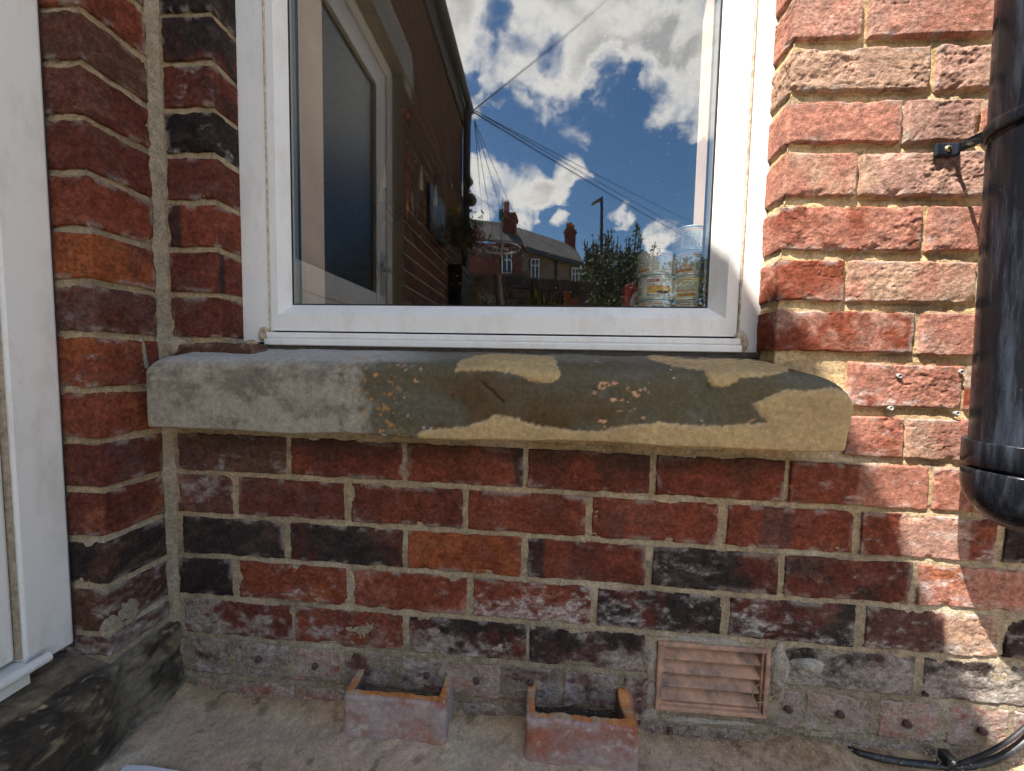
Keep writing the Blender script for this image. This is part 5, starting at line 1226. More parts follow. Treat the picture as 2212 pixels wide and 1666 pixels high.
# cell column c of the print sits at angle c degrees; counter-clockwise seen from above = left to right from outside
tin(ax, TY, BZ, 'back', fa-75*deg, 1, 'bottom tin of the shorter left stack, half hidden by the sash')
tin(ax+.002, TY, BZ+TIN_H+.0006, 'front', fa-92*deg, 2, 'middle tin of the left stack, orange panel and the word ADULT')
tin(ax-.001, TY, BZ+2*TIN_H+.0012, 'back', fa-80*deg, 3, 'top tin of the shorter left stack on the window board')
tin(bx, TY+.004, BZ, 'back', fa-60*deg, 4, 'bottom tin of the taller right stack beside the green plant')
tin(bx-.001, TY+.004, BZ+TIN_H+.0006, 'back', fa-40*deg, 5, 'second tin from the bottom of the taller right stack')
tin(bx+.001, TY+.004, BZ+2*TIN_H+.0012, 'back', fa-55*deg, 6, 'third tin from the bottom of the taller right stack')
tin(bx+.000, TY+.004, BZ+3*TIN_H+.0018, 'back', fa-95*deg, 7, 'topmost tin of the taller right stack against the wood reveal')
# red carton with a white oval behind the left stack
p = at(1350, 640, y=.196); q = at(1392, 640, y=.196); cz = at(1360, 614, y=.196)[2]
rb = empty('red_carton', ((p[0]+q[0])/2, .2, BZ), 'small red carton with a white oval behind the left stack of tins', 'carton')
Wd, Hh = 80, 90; img = np.ones((Hh, Wd, 3))*C3(.50, .02, .03); yy, xx = np.mgrid[0:Hh, 0:Wd]
img[((xx-42)/26.)**2+((yy-44)/30.)**2 < 1] = C3(.75, .72, .7); draw_text(img, '8', 33, 24, 40, C3(.50, .02, .03), .75)
X_, Z_ = np.meshgrid(np.linspace(p[0], q[0]+.012, Wd), np.linspace(cz, BZ, Hh))
link('printed_face', grid_mesh('printed_face', np.stack([X_, np.full(X_.shape, .1952), Z_], -1), img), MAT['print'], rb)
m = MB(); m.box(p[0], q[0]+.012, .196, .225, BZ, cz); m.build('carton', plain_mat('red_card', (.48, .02, .03), .5), rb)
# leafy pot plant at the right end of the board
MAT['leaf_in'] = plain_mat('houseplant_leaf', (.26, .38, .05), .45, .4, .35, 40)
pl = empty('house_plant', (.349, .128, BZ), 'green leafy house plant squeezed beside the taller stack of tins', 'plant')
def leaf_mesh(mb, base, d, up, L, w, curl=.25, n=5):
    d = Vector(d).normalized(); up = Vector(up); s = d.cross(up).normalized(); u2 = s.cross(d)
    V = []
    for i in range(n+1):
        t = i/n; ww = w*math.sin(math.pi*min(1, t*.92+.06))**.8; c = Vector(base)+d*(L*t)-u2*(curl*L*t*t)
        V += [c-s*ww+u2*ww*.25, c, c+s*ww+u2*ww*.25]
    mb.add(V, [f for i in range(n) for f in ((i*3, i*3+1, i*3+4, i*3+3), (i*3+1, i*3+2, i*3+5, i*3+4))], 0, True)
rp = random.Random(3)
m = MB(); m.tube([(.349, .132, BZ), (.348, .130, BZ+.08), (.350, .128, BZ+.14)], .0025, 8); m.build('stem', MAT['leaf_in'], pl)
for i in range(16):
    z = BZ+.01+.145*i/15; a = rp.uniform(0, 2*math.pi); m = MB()
    leaf_mesh(m, (.349, .130, z), (math.cos(a)*.5-.25, math.sin(a)*.15, rp.uniform(-.2, .7)), (0, 0, 1), rp.uniform(.018, .030), rp.uniform(.006, .009)); m.build('leaf', MAT['leaf_in'], pl, recalc=False)
# copper chandelier in the dark room
MAT['copper'] = plain_mat('copper', (.42, .13, .06), .35, .5, .3, 40, metal=.7); MAT['candle'] = plain_mat('candle_sleeve', (.75, .68, .52), .6)
CHD = 2.2
def inroom(u, v): return at(u, v, y=CHD-.68)
c0 = inroom(880, 240); ch = empty('chandelier', tuple(inroom(880, 465)), 'copper chandelier with candle bulbs hanging in the dark room', 'chandelier')
kx = CHD/797.
m = MB(); m.lathe([(.001, c0[2]), (13*kx, c0[2]-2*kx), (11*kx, c0[2]-16*kx), (4*kx, c0[2]-22*kx)], c0[0], c0[1], 20); m.build('canopy', MAT['copper'], ch)
m = MB(); m.tube([(c0[0], c0[1], c0[2]), (c0[0], c0[1], inroom(880, 330)[2])], .006, 8); m.build('chain', MAT['copper'], ch)
za = inroom(880, 330)[2]; zb_ = inroom(880, 470)[2]; hh = za-zb_
m = MB(); m.lathe([(.004, za), (.02, za-.05*hh), (.032, za-.2*hh), (.016, za-.35*hh), (.03, za-.5*hh), (.018, za-.68*hh), (.03, za-.88*hh), (.012, zb_), (.001, zb_-.02)], c0[0], c0[1], 20); m.build('stem', MAT['copper'], ch)
MAT['iron'] = plain_mat('black_iron', (.02, .018, .018), .5, .4)
for k in range(5):
    a = 2*math.pi*k/5+.5; R_ = .17; ca, sa = math.cos(a), math.sin(a)
    m = MB(); pts = smooth_pts([(c0[0], c0[1], zb_+.06), (c0[0]+ca*R_*.5, c0[1]+sa*R_*.5, zb_-.03), (c0[0]+ca*R_, c0[1]+sa*R_, zb_+.03), (c0[0]+ca*R_, c0[1]+sa*R_, zb_+.10)]); m.tube(pts, .006, 8); arm = m.build('arm', MAT['iron'], ch)
    m = MB(); m.lathe([(.001, zb_+.10), (.014, zb_+.10), (.014, zb_+.15), (.010, zb_+.16), (.011, zb_+.19), (.001, zb_+.235)], c0[0]+ca*R_, c0[1]+sa*R_, 14); m.build('candle', MAT['candle'], arm)
# ================================================================ the yard and street that the glass mirrors
def mirrored_z(u, v, z):
    d = ray(u, v); t = (z-CAM[2])/d[2]; p = CAM+d*t; return np.array([p[0], 2*GLASS_Y-p[1], p[2]])
def mirrored_pl(u, v, p0, n):
    c = np.array([CAM[0], 2*GLASS_Y-CAM[1], CAM[2]]); d = ray(u, v); d = np.array([d[0], -d[1], d[2]])
    return c + d*(np.dot(np.array(p0)-c, n)/np.dot(d, n))
def brick_tex(name, c1, c2, mort, scale, rough=.9):
    m, nt, b = new_mat(name); t = N(nt, 'ShaderNodeTexCoord'); mp = N(nt, 'ShaderNodeMapping'); mp.inputs['Rotation'].default_value = (math.pi/2, 0, 0)
    nt.links.new(t.outputs['Object'], mp.inputs['Vector']); br = N(nt, 'ShaderNodeTexBrick'); nt.links.new(mp.outputs[0], br.inputs['Vector'])
    br.inputs['Color1'].default_value = (*c1, 1); br.inputs['Color2'].default_value = (*c2, 1); br.inputs['Mortar'].default_value = (*mort, 1); br.inputs['Scale'].default_value = scale; br.inputs['Mortar Size'].default_value = .012
    n = noise_node(nt, 1.3, 6, .6); f = remap(nt, n.outputs['Fac'], .3, .7, .7, 1.25); cb = N(nt, 'ShaderNodeCombineColor')
    for i in range(3): nt.links.new(f, cb.inputs[i])
    nt.links.new(mixn(nt, 1.0, br.outputs['Color'], cb.outputs[0], 'MULTIPLY'), b.inputs['Base Color']); b.inputs['Roughness'].default_value = rough; b.inputs['Specular IOR Level'].default_value = .2; return m
MAT['farstone'] = brick_tex('far_stone', (.20, .165, .12), (.15, .125, .095), (.12, .10, .08), 1.6)
MAT['farbrick'] = brick_tex('far_brick', (.15, .05, .04), (.11, .04, .035), (.14, .11, .09), 3.4)
MAT['farslate'] = brick_tex('far_roof', (.16, .145, .13), (.12, .11, .10), (.07, .065, .06), 1.9)
MAT['whitepaint'] = plain_mat('white_paint', (.72, .72, .70), .5, .3, .05)
MAT['farglass'] = dark_glass('far_window_glass', (.03, .045, .07), .05)
MAT['pot'] = plain_mat('clay_pot', (.33, .13, .08), .85, .2, .25, 12)
UPV = np.array([0, 0, 1.])
def slab(mb, A, B, C_, D, th, mi=0):
    "thick quad A B C D (counter-clockwise seen from outside), thickness backwards"
    A, B, C_, D = (np.array(p, float) for p in (A, B, C_, D)); n = np.cross(B-A, D-A); n /= np.linalg.norm(n); k = -n*th
    V = [A, B, C_, D, A+k, B+k, C_+k, D+k]
    mb.add(V, [(0, 1, 2, 3), (7, 6, 5, 4), (0, 4, 5, 1), (1, 5, 6, 2), (2, 6, 7, 3), (3, 7, 4, 0)], mi)
def far_window(par, corners, p0, n, mull_h=.35):
    "corners px: x0, x1, y0, y1 on a facade plane"
    x0, x1, y0, y1 = corners; a = mirrored_pl(x0, y1, p0, n); b = mirrored_pl(x1, y1, p0, n); c = mirrored_pl(x1, y0, p0, n); d = mirrored_pl(x0, y0, p0, n)
    e = (b-a)/np.linalg.norm(b-a); out = n*.06
    if np.dot(out, np.array([0, 1., 0])) < 0: out = -out
    w = empty('window', tuple((a+b)/2)); parent_keep(w, par)
    m = MB(); slab(m, a+out, b+out, c+out, d+out, .05); m.build('pane', MAT['farglass'], w)
    fw = np.linalg.norm(b-a)*.09; m = MB(); o2 = out*1.5
    for (q, r_) in ((a, d), (b-e*fw, c-e*fw), ((a+b)/2-e*fw*.4, (c+d)/2-e*fw*.4)): slab(m, q+o2, q+e*fw+o2, r_+e*fw+o2, r_+o2, .05)
    u_ = (d-a)/np.linalg.norm(d-a)*fw
    for q, r_ in ((a, b), (d-u_, c-u_), (d+(a-d)*mull_h, c+(b-c)*mull_h)): slab(m, q+o2*1.05, r_+o2*1.05, r_+u_+o2*1.05, q+u_+o2*1.05, .05)
    m.build('frame', MAT['whitepaint'], w)
    m = MB(); s0 = a-u_*1.3-e*fw; s1 = b-u_*1.3+e*fw; slab(m, s0+o2*1.6, s1+o2*1.6, s1+u_*1.2+o2*1.6, s0+u_*1.2+o2*1.6, .09); m.build('sill', MAT['farstone'], w)
def chimney(par, base, w, d, h, ang, npots, mat, pots=.5):
    c, s = math.cos(ang), math.sin(ang); R_ = Matrix.Translation(Vector(base.tolist())) @ Matrix.Rotation(ang, 4, 'Z')
    m = MB(); m.box(-w/2, w/2, -d/2, d/2, -2.5, h, rot=R_).box(-w/2-.08, w/2+.08, -d/2-.08, d/2+.08, h, h+.18, rot=R_).box(-w/2-.03, w/2+.03, -d/2-.03, d/2+.03, h+.18, h+.34, rot=R_)
    st = m.build('chimney', mat, par)
    for k in range(npots):
        x = (k-(npots-1)/2)*w*.8/max(1, npots-1) if npots > 1 else -w*.25
        q = R_ @ Vector((x, 0, h+.34)); m = MB(); hh = pots*(1.25 if k == npots//2 else 1.)
        m.lathe([(.001, q.z), (.17, q.z), (.13, q.z+hh*.8), (.16, q.z+hh*.85), (.16, q.z+hh), (.11, q.z+hh), (.10, q.z+hh*.6)], q.x, q.y, 14); m.build('chimney_pot', MAT['pot'], st)
# --- stone terrace
eL = mirrored(1127, 540, 24); ze = eL[2]; eR = mirrored_z(1253, 573.5, ze); rL = mirrored_z(1112, 494, ze+2.7); rR = mirrored_z(1240, 535, ze+2.7)
nf = np.cross(eR-eL, UPV); nf /= np.linalg.norm(nf); nf = nf if nf[1] > 0 else -nf
hs1 = empty('stone_house', tuple(((eL+eR)/2)*np.array([1, 1, 0])), 'stone terrace house with slate roof and two chimneys, mirrored in the glass', 'house')
dn = lambda p, z=0.: np.array([p[0], p[1], z])
bk = -nf*6.5
m = MB(); m.add([dn(eL), dn(eR), eR, eL, dn(eL)+bk, dn(eR)+bk, eR+bk, eL+bk], [(0, 1, 2, 3), (5, 4, 7, 6), (1, 5, 6, 2), (4, 0, 3, 7)]); m.build('wall', MAT['farstone'], hs1)
m = MB(); ov = nf*.35; V = [eL+ov, eR+ov, rR, rL, eL+ov+UPV*.16, eR+ov+UPV*.16, rR+UPV*.16, rL+UPV*.16]
m.add(V, [(3, 2, 1, 0), (4, 5, 6, 7), (0, 1, 5, 4), (1, 2, 6, 5), (2, 3, 7, 6), (3, 0, 4, 7)])
V = [rL, rR, eR+bk-ov, eL+bk-ov]; m.add(V+[q+UPV*.16 for q in V], [(3, 2, 1, 0), (4, 5, 6, 7), (0, 1, 5, 4), (1, 2, 6, 5), (2, 3, 7, 6), (3, 0, 4, 7)]); rf1 = m.build('roof', MAT['farslate'], hs1)
m = MB(); slab(m, eL+ov*1.25-UPV*.22, eR+ov*1.25-UPV*.22, eR+ov*1.25+UPV*.02, eL+ov*1.25+UPV*.02, .12); m.build('gutter', MAT['gutter'], rf1)
far_window(hs1, (1144, 1162, 560, 604), eL, nf); far_window(hs1, (1232, 1247, 579, 621), eL, nf)
q = mirrored_pl(1200, 600, eL, nf)+nf*.1; m = MB(); m.tube([dn(q, 0), dn(q, ze-.2)], .07, 8); m.build('drainpipe', MAT['gutter'], hs1)
ang = math.atan2((eR-eL)[1], (eR-eL)[0])
cm_ = mirrored_z(1231, 530, ze+2.7)
chimney(rf1, np.array([cm_[0], cm_[1], ze+2.5]), .75, .6, 1.15, ang, 3, MAT['farbrick'], .45)
# --- red brick house nearer
d2 = 19.; a2 = mirrored(1030, 524, d2); b2 = mirrored(1128, 540, d2+.6); b2[2] = a2[2]
a2 = a2 + (a2-b2)*.8
hs2 = empty('brick_house', tuple(dn((a2+b2)/2)), 'dark red brick house with pale roof and tall chimney, mirrored in the glass', 'house')
n2 = np.cross(b2-a2, UPV); n2 /= np.linalg.norm(n2); n2 = n2 if n2[1] > 0 else -n2; bk2 = -n2*4.
m = MB(); m.add([dn(a2), dn(b2), b2, a2, dn(a2)+bk2, dn(b2)+bk2, b2+bk2, a2+bk2], [(0, 1, 2, 3), (5, 4, 7, 6), (1, 5, 6, 2), (4, 0, 3, 7)]); m.build('wall', MAT['farbrick'], hs2)
r2a = mirrored_z(1045, 480, a2[2]+1.6); r2a = r2a + (a2-b2)*.6; r2b = mirrored_z(1100, 488, a2[2]+1.6)
m = MB(); ov2 = n2*.25; V = [a2+ov2, b2+ov2, r2b, r2a]; m.add(V+[q+UPV*.14 for q in V], [(3, 2, 1, 0), (4, 5, 6, 7), (0, 1, 5, 4), (1, 2, 6, 5), (2, 3, 7, 6), (3, 0, 4, 7)]); rf2 = m.build('roof', MAT['farslate'], hs2)
far_window(hs2, (1083, 1105, 549, 592), a2, n2)
c1 = mirrored(1100, 512, d2+1.2); hC = mirrored(1100, 466, d2+1.2)[2]-c1[2]
chimney(rf2, c1, .72, .6, hC-.3, .12, 1, MAT['farbrick'], .55)
m = MB(); q = mirrored(1085, 500, d2+1.2); tz = mirrored(1085, 427, d2+1.2)[2]; m.tube([q, dn(q, tz)], .03, 6)
for k in range(5): m.tube([(q[0]-.25, q[1], tz-.15-.12*k), (q[0]+.25, q[1], tz-.15-.12*k)], .012, 5)
m.build('aerial', MAT['satin'], rf2)
# --- street lamp
lp = mirrored(1300, 655, 13.); lt = mirrored(1300, 430, 13.)
lamp = empty('street_lamp', (lp[0], lp[1], 0), 'dark street lamp post against the sky, mirrored in the glass', 'street lamp')
MAT['post'] = plain_mat('dark_post', (.05, .055, .065), .5, .4)
m = MB(); m.tube([(lp[0], lp[1], 0), (lp[0], lp[1], 1.4), (lt[0], lt[1], lt[2])], [.085, .08, .05], 12); m.build('post', MAT['post'], lamp)
ld = mirrored(1278, 441, 13.); e = (ld-lt); m = MB(); s_ = np.array([0, .11, 0.]); k = np.array([0, 0, .06])
V = [lt+s_-k*.6, lt-s_-k*.6, ld-s_*.9-k*.5, ld+s_*.9-k*.5, lt+s_+k, lt-s_+k, ld-s_*.7+k*.4, ld+s_*.7+k*.4]; V[0] = V[0]-e*.08; V[1] = V[1]-e*.08; V[4] = V[4]-e*.08; V[5] = V[5]-e*.08
m.add(V, [(0, 1, 2, 3), (4, 7, 6, 5), (0, 4, 5, 1), (1, 5, 6, 2), (2, 6, 7, 3), (3, 7, 4, 0)]); m.build('lamp_head', MAT['post'], lamp, bevel=.01)
# --- tree
MAT['bark'] = plain_mat('bark', (.09, .07, .05), .9, .2, .3, 20, .5, 40)
def leaf_mat(name, col, var=.4):
    m, nt, b = new_mat(name); g = N(nt, 'ShaderNodeObjectInfo'); n = noise_node(nt, 3.0, 4, .6); f = remap(nt, n.outputs['Fac'], .3, .7)
    nt.links.new(mixn(nt, f, tuple(x*(1-var) for x in col), tuple(x*(1+var) for x in col)), b.inputs['Base Color']); b.inputs['Roughness'].default_value = .6; b.inputs['Specular IOR Level'].default_value = .3; return m
MAT['foliage'] = leaf_mat('grey_green_foliage', (.085, .10, .05)); MAT['yfoliage'] = leaf_mat('yellow_green_foliage', (.30, .33, .03)); MAT['dfoliage'] = leaf_mat('dark_foliage', (.06, .075, .03))
def leaves(mb, pts, L, w, rg, upb=.2):
    for p in pts:
        d = Vector((rg.gauss(0, 1), rg.gauss(0, 1), rg.gauss(0, 1)+upb)).normalized(); a = d.cross(Vector((rg.gauss(0, 1), rg.gauss(0, 1), rg.gauss(0, 1)))).normalized(); l = L*rg.uniform(.6, 1.3); ww = w*rg.uniform(.7, 1.2)
        c = Vector(p); mb.add([c, c+d*l*.5+a*ww, c+d*l, c+d*l*.5-a*ww], [(0, 1, 2, 3)])
tb = mirrored(1340, 640, 9.); tz0 = 0.0
tree = empty('tree', (tb[0], tb[1], 0), 'bushy grey green tree with upright shoots, mirrored left of the tins', 'tree')
kt = 9.77/797.; ctr = mirrored(1340, 590, 9.); rg = random.Random(12)
m = MB(); br = [[(tb[0], tb[1], 0), (tb[0]+.05, tb[1], .7), (tb[0]-.05, tb[1], 1.5)]]; m.tube(br[0], [.11, .09, .07], 10)
tips = []
for i in range(34):
    u = rg.uniform(1262, 1425); vtop = 505+18*math.sin(u*.09)+rg.uniform(-12, 22)+max(0, (abs(u-1335)-60)*.55); top = mirrored(u, vtop, 9.+rg.uniform(-.9, .9)); base = Vector((tb[0]+rg.uniform(-.15, .15), tb[1]+rg.uniform(-.15, .15), rg.uniform(.7, 1.5)))
    mid = (base+Vector(top.tolist()))/2+Vector(((top[0]-tb[0])*.25, 0, -.1)); pts = smooth_pts([base, mid, top], 5); m.tube(pts, [.035*(1-j/len(pts))+.006 for j in range(len(pts))], 5); tips.append(pts)
m.build('trunk', MAT['bark'], tree)
m = MB(); P_ = []
for pts in tips:
    for j in range(95):
        t = rg.random()**.75; q = pts[min(len(pts)-1, int(t*(len(pts)-1)))]; s_ = .16*(1.15-t); P_.append((q[0]+rg.gauss(0, s_), q[1]+rg.gauss(0, s_), q[2]+rg.gauss(0, .10)))
for i in range(8500):
    u = rg.uniform(1250, 1428); v = 545+115*rg.random()**.8; d_ = 9.+rg.gauss(0, .75)
    if ((u-1340)/92)**2+((v-625)/95)**2 > 1.05: continue
    P_.append(tuple(mirrored(u, v, d_)))
for i in range(2500):
    a = rg.uniform(0, 2*math.pi); r_ = 1.05*math.sqrt(rg.random()); P_.append((tb[0]+r_*math.cos(a), tb[1]+r_*math.sin(a), rg.uniform(.15, 1.9)))
leaves(m, P_, .105, .024, rg, .5); o = m.build('crown', MAT['foliage'], tree, recalc=False); o['kind'] = 'stuff'
# --- garden wall and plants
MAT['gwall'] = plain_mat('dark_garden_wall', (.075, .06, .05), .95, .15, .5, 9, .8, 30, bdist=.02)
ga = mirrored(1040, 618, 5.); gb = mirrored(1290, 640, 5.6)
gw = MB(); rg = random.Random(4)
gwall = empty('garden_wall', (0.4, -5.2, 0), 'low dark stone garden wall behind the yellow shrub', 'wall')
zrow = 0.
e_ = (gb-ga); e_[2] = 0; e_ /= np.linalg.norm(e_); start = ga-e_*.6; gt = ga[2]; Lg = .6+np.linalg.norm((mirrored(1258, 640, 5.5)-ga)[:2])
while zrow < gt:
    h_ = rg.uniform(.12, .19); x = -rg.uniform(0, .2)
    while x < Lg:
        w_ = rg.uniform(.22, .42); m = MB(); p0 = start+e_*x; nn_ = np.cross(e_, UPV); R_ = Matrix.Translation(Vector((p0[0], p0[1], 0))) @ Matrix.Rotation(math.atan2(e_[1], e_[0]), 4, 'Z')
        m.box(.006, w_-.006, -.1+rg.uniform(0, .02), .1-rg.uniform(0, .02), zrow+.005, zrow+h_-.005, rot=R_); m.build('stone', MAT['gwall'], gwall); x += w_
    zrow += h_
def shrub(name, label, cat, c, rx, rz, n, L, w, mat, seed, stems=6, col2=None, nf_=0, group=None):
    rg = random.Random(seed); s = empty(name, (c[0], c[1], 0), label, cat, group); m = MB()
    tops = []
    for i in range(stems):
        tx = c[0]+rg.uniform(-rx, rx)*.85; ty = c[1]+rg.uniform(-rx, rx)*.6; tz = c[2]+rz*rg.uniform(.3, 1.); pts = smooth_pts([(c[0]+rg.uniform(-.04, .04), c[1], 0), ((c[0]+tx)/2, (c[1]+ty)/2, tz*.55), (tx, ty, tz)], 5); m.tube(pts, .006, 5); tops.append(pts)
    m.build('stem', MAT['bark'], s); m = MB(); P_ = []
    for i in range(n):
        pts = rg.choice(tops); t = .35+.65*rg.random(); q = pts[int(t*(len(pts)-1))]; P_.append((q[0]+rg.gauss(0, rx*.22), q[1]+rg.gauss(0, rx*.22), q[2]+rg.gauss(0, rz*.12)))
    leaves(m, P_, L, w, rg, .3); m.build('foliage', MAT[mat], s, recalc=False)['kind'] = 'stuff'
    if nf_:
        m = MB(); leaves(m, [(c[0]+rg.gauss(0, rx*.5), c[1]+rx*.3+rg.gauss(0, rx*.3), c[2]+rg.gauss(0, rz*.35)) for i in range(nf_)], L*.8, w*1.5, rg, 0.); m.build('blossom', MAT[col2], s, recalc=False)['kind'] = 'stuff'
    return s
MAT['magenta'] = leaf_mat('magenta_petals', (.40, .02, .10), .2); MAT['whitepetal'] = leaf_mat('white_petals', (.7, .7, .66), .1); MAT['yellowpetal'] = leaf_mat('yellow_petals', (.55, .42, .05), .2); MAT['straw'] = leaf_mat('straw_grass', (.30, .27, .12), .3)
p = mirrored(1172, 640, 1.7); shrub('golden_shrub', 'yellow green shrub in front of the dark garden wall', 'shrub', p, .085, .06, 190, .045, .011, 'yfoliage', 1, 7)
p = mirrored(1204, 648, 1.8); shrub('golden_shrub', 'smaller yellow green shrub right of the larger golden one', 'shrub', p, .05, .05, 100, .042, .010, 'yfoliage', 2, 4)
p = mirrored(1500, 610, 2.4); shrub('lime_bush', 'lime green bush mirrored over the taller stack of tins', 'shrub', p, .13, .13, 420, .06, .018, 'yfoliage', 14, 9)
p = mirrored(1462, 600, 6.0); shrub('dark_bush', 'dark green bush mirrored behind the lime one at the right', 'shrub', p, .50, .42, 2600, .10, .028, 'dfoliage', 15, 14)
p = mirrored(1062, 648, 2.3); shrub('daisy_clump', 'clump of small white daisies at the foot of the glass', 'flowers', p, .10, .05, 120, .035, .006, 'dfoliage', 3, 6, 'whitepetal', 130)
p = mirrored(1022, 615, 2.6)
gr = empty('tall_grass', (p[0], p[1], 0), 'tall straw coloured grass beside the drainpipe corner', 'grass'); rg = random.Random(8); m = MB()
for i in range(150):
    x = p[0]+rg.gauss(0, .11); y = p[1]+rg.gauss(0, .08); h_ = p[2]+rg.uniform(-.25, .06); b_ = rg.gauss(0, .08); m.add([(x-.003, y, .3), (x+.003, y, .3), (x+b_+.001, y, h_), (x+b_-.001, y, h_)], [(0, 1, 2, 3)]); m.add([(x+b_-.006, y, h_-.05), (x+b_+.006, y, h_-.05), (x+b_*1.3, y, h_+.03)], [(0, 1, 2)])
m.build('blades', MAT['straw'], gr, recalc=False)['kind'] = 'stuff'
p0 = mirrored(1096, 662, 2.2); p1 = mirrored(1074, 594, 2.2); m = MB(); p0[2] = 0.4; m.tube(smooth_pts([p0, (p0+p1)/2+np.array([.01, 0, 0]), p1]), [.034]*5+[.03]*8, 10)
o = m.build('weathered_post', plain_mat('grey_driftwood', (.30, .27, .24), .9, .2, .35, 20, .5, 60)); tag(o, 'leaning weathered grey post among the mirrored garden plants', 'post')
p = mirrored(1225, 640, 2.6); k = 3.4/797.; m = MB(); z1_ = p[2]+9*k; m.lathe([(.001, z1_-18*k), (4.5*k, z1_-18*k), (6.5*k, z1_-3*k), (7.5*k, z1_-3*k), (7.5*k, z1_), (6*k, z1_), (5.5*k, z1_-4*k), (.001, z1_-5*k)], p[0], p[1], 18); m.box(p[0]-.1, p[0]+.1, p[1]-.1, p[1]+.1, 0, z1_-18*k-.0005)
o = m.build('plant_pot', MAT['pot']); tag(o, 'small pinkish clay plant pot right of the yellow shrubs', 'plant pot')
# trellis on the garden wall
ta = mirrored(1092, 588, 5.0); tb_ = mirrored(1138, 620, 5.0); tr = empty('trellis', (ta[0], ta[1]+.1, gt), 'small dark square trellis on top of the garden wall', 'trellis'); ym = ta[1]+.02
for i in range(6):
    x = ta[0]+(tb_[0]-ta[0])*i/5; m = MB(); m.box(x-.008, x+.008, ym-.008, ym+.008, gt-.02, ta[2]); m.build('slat', MAT['post'], tr)
for j in range(4):
    z = gt+(ta[2]-gt)*j/3; m = MB(); m.box(ta[0], tb_[0], ym+.009, ym+.02, z-.008, z+.008); m.build('slat', MAT['post'], tr)
# --- things hung on the wing wall: lanterns, basket, board
MAT['chrome'] = plain_mat('dark_chrome', (.10, .10, .10), .12, .6, .1, 10, metal=.8)
for (u, v, r_, lab) in ((1013, 393, 9.5, 'upper dark glass ball lantern hung at the wing corner'), (1018, 433, 12.0, 'lower larger dark ball lantern hung at the wing corner')):
    p = mirrored(u, v, 2.35); k = 3.1/797.*r_; l_ = empty('ball_lantern', tuple(p), lab, 'lantern', 'ball lanterns at the wing corner')
    m = MB(); m.lathe([(k*math.sin(a), p[2]-k*math.cos(a)) for a in np.linspace(.02, math.pi-.02, 16)], p[0], p[1], 22); m.build('globe', MAT['chrome'], l_)
    m = MB(); m.lathe([(k*.55, p[2]+k*.84), (k*.5, p[2]+k*1.05), (.002, p[2]+k*1.15)], p[0], p[1], 16); m.tube([(p[0], p[1], p[2]+k*1.1), (p[0], p[1], p[2]+k*1.6), (WX+.001, p[1], p[2]+k*1.75)], .004, 6); m.build('cap', MAT['iron'], l_)
p = mirrored(998, 512, 1.9); hb = empty('hanging_basket', tuple(p), 'hanging basket with magenta and white flowers on the shaded side wall', 'hanging basket')
k = 2.67/797.; rg = random.Random(21); m = MB(); R_ = 26*k; m.lathe([(R_*math.sin(a), p[2]-R_*math.cos(a)*.8) for a in np.linspace(.02, math.pi/2, 10)], p[0], p[1], 20); m.build('basket', MAT['bark'], hb)
m = MB(); leaves(m, [(p[0]+rg.gauss(0, R_*.75), p[1]+rg.gauss(0, R_*.7), p[2]+rg.gauss(R_*.25, R_*.75)) for i in range(900)], .035, .009, rg, -.2); m.build('foliage', MAT['dfoliage'], hb, recalc=False)['kind'] = 'stuff'
q = mirrored(1032, 512, 1.9); m = MB(); leaves(m, [(q[0]+rg.gauss(0, 5*k), q[1]+rg.gauss(0, 6*k), q[2]+rg.gauss(0, 13*k)) for i in range(140)], .018, .008, rg, 0); m.build('magenta_flowers', MAT['magenta'], hb, recalc=False)['kind'] = 'stuff'
q = mirrored(1035, 540, 1.9); m = MB(); leaves(m, [(q[0]+rg.gauss(0, 9*k), q[1]+rg.gauss(0, 6*k), q[2]+rg.gauss(0, 8*k)) for i in range(120)], .016, .007, rg, 0); m.build('white_flowers', MAT['whitepetal'], hb, recalc=False)['kind'] = 'stuff'
q = mirrored(978, 458, 1.9); m = MB(); leaves(m, [(q[0]+rg.gauss(0, 8*k), q[1]+rg.gauss(0, 6*k), q[2]+rg.gauss(0, 9*k)) for i in range(90)], .026, .009, rg, 0); m.build('yellow_flowers', MAT['yellowpetal'], hb, recalc=False)['kind'] = 'stuff'
m = MB(); bq = mirrored(942, 385, x=WX+.01); m.tube(smooth_pts([(WX, bq[1], bq[2]-.3), (WX+.01, bq[1], bq[2]), (p[0]-.05, (bq[1]+p[1])/2, bq[2]+.03), (p[0], p[1], bq[2]-.1), (p[0], p[1], p[2]+R_*.5)]), .006, 8); m.build('bracket', MAT['iron'], hb)
ba = mirrored(936, 400, x=WX+.03); bb = mirrored(958, 500, x=WX+.03); bd = empty('notice_board', (WX+.01, (ba[1]+bb[1])/2, (ba[2]+bb[2])/2), 'dark slate board with pale chalk strokes on the shaded side wall', 'board')
y0_, y1_ = sorted((ba[1], bb[1])); z1_ = ba[2]; z0_ = mirrored(950, 520, x=WX+.03)[2]
m = MB(); m.box(WX+.002, WX+.025, y0_-.05, y1_+.05, z0_, z1_); m.build('slate', plain_mat('slate_board', (.03, .032, .036), .4, .5, .2, 20), bd, bevel=.003)
m = MB()
for i in range(5): yy = y0_+(y1_-y0_)*(i+.5)/5; m.box(WX+.0255, WX+.0265, yy-.006, yy+.006, z0_+.05+.02*(i % 3), z0_+.22+.03*(i % 2))
m.build('chalk_strokes', MAT['whitepaint'], bd)
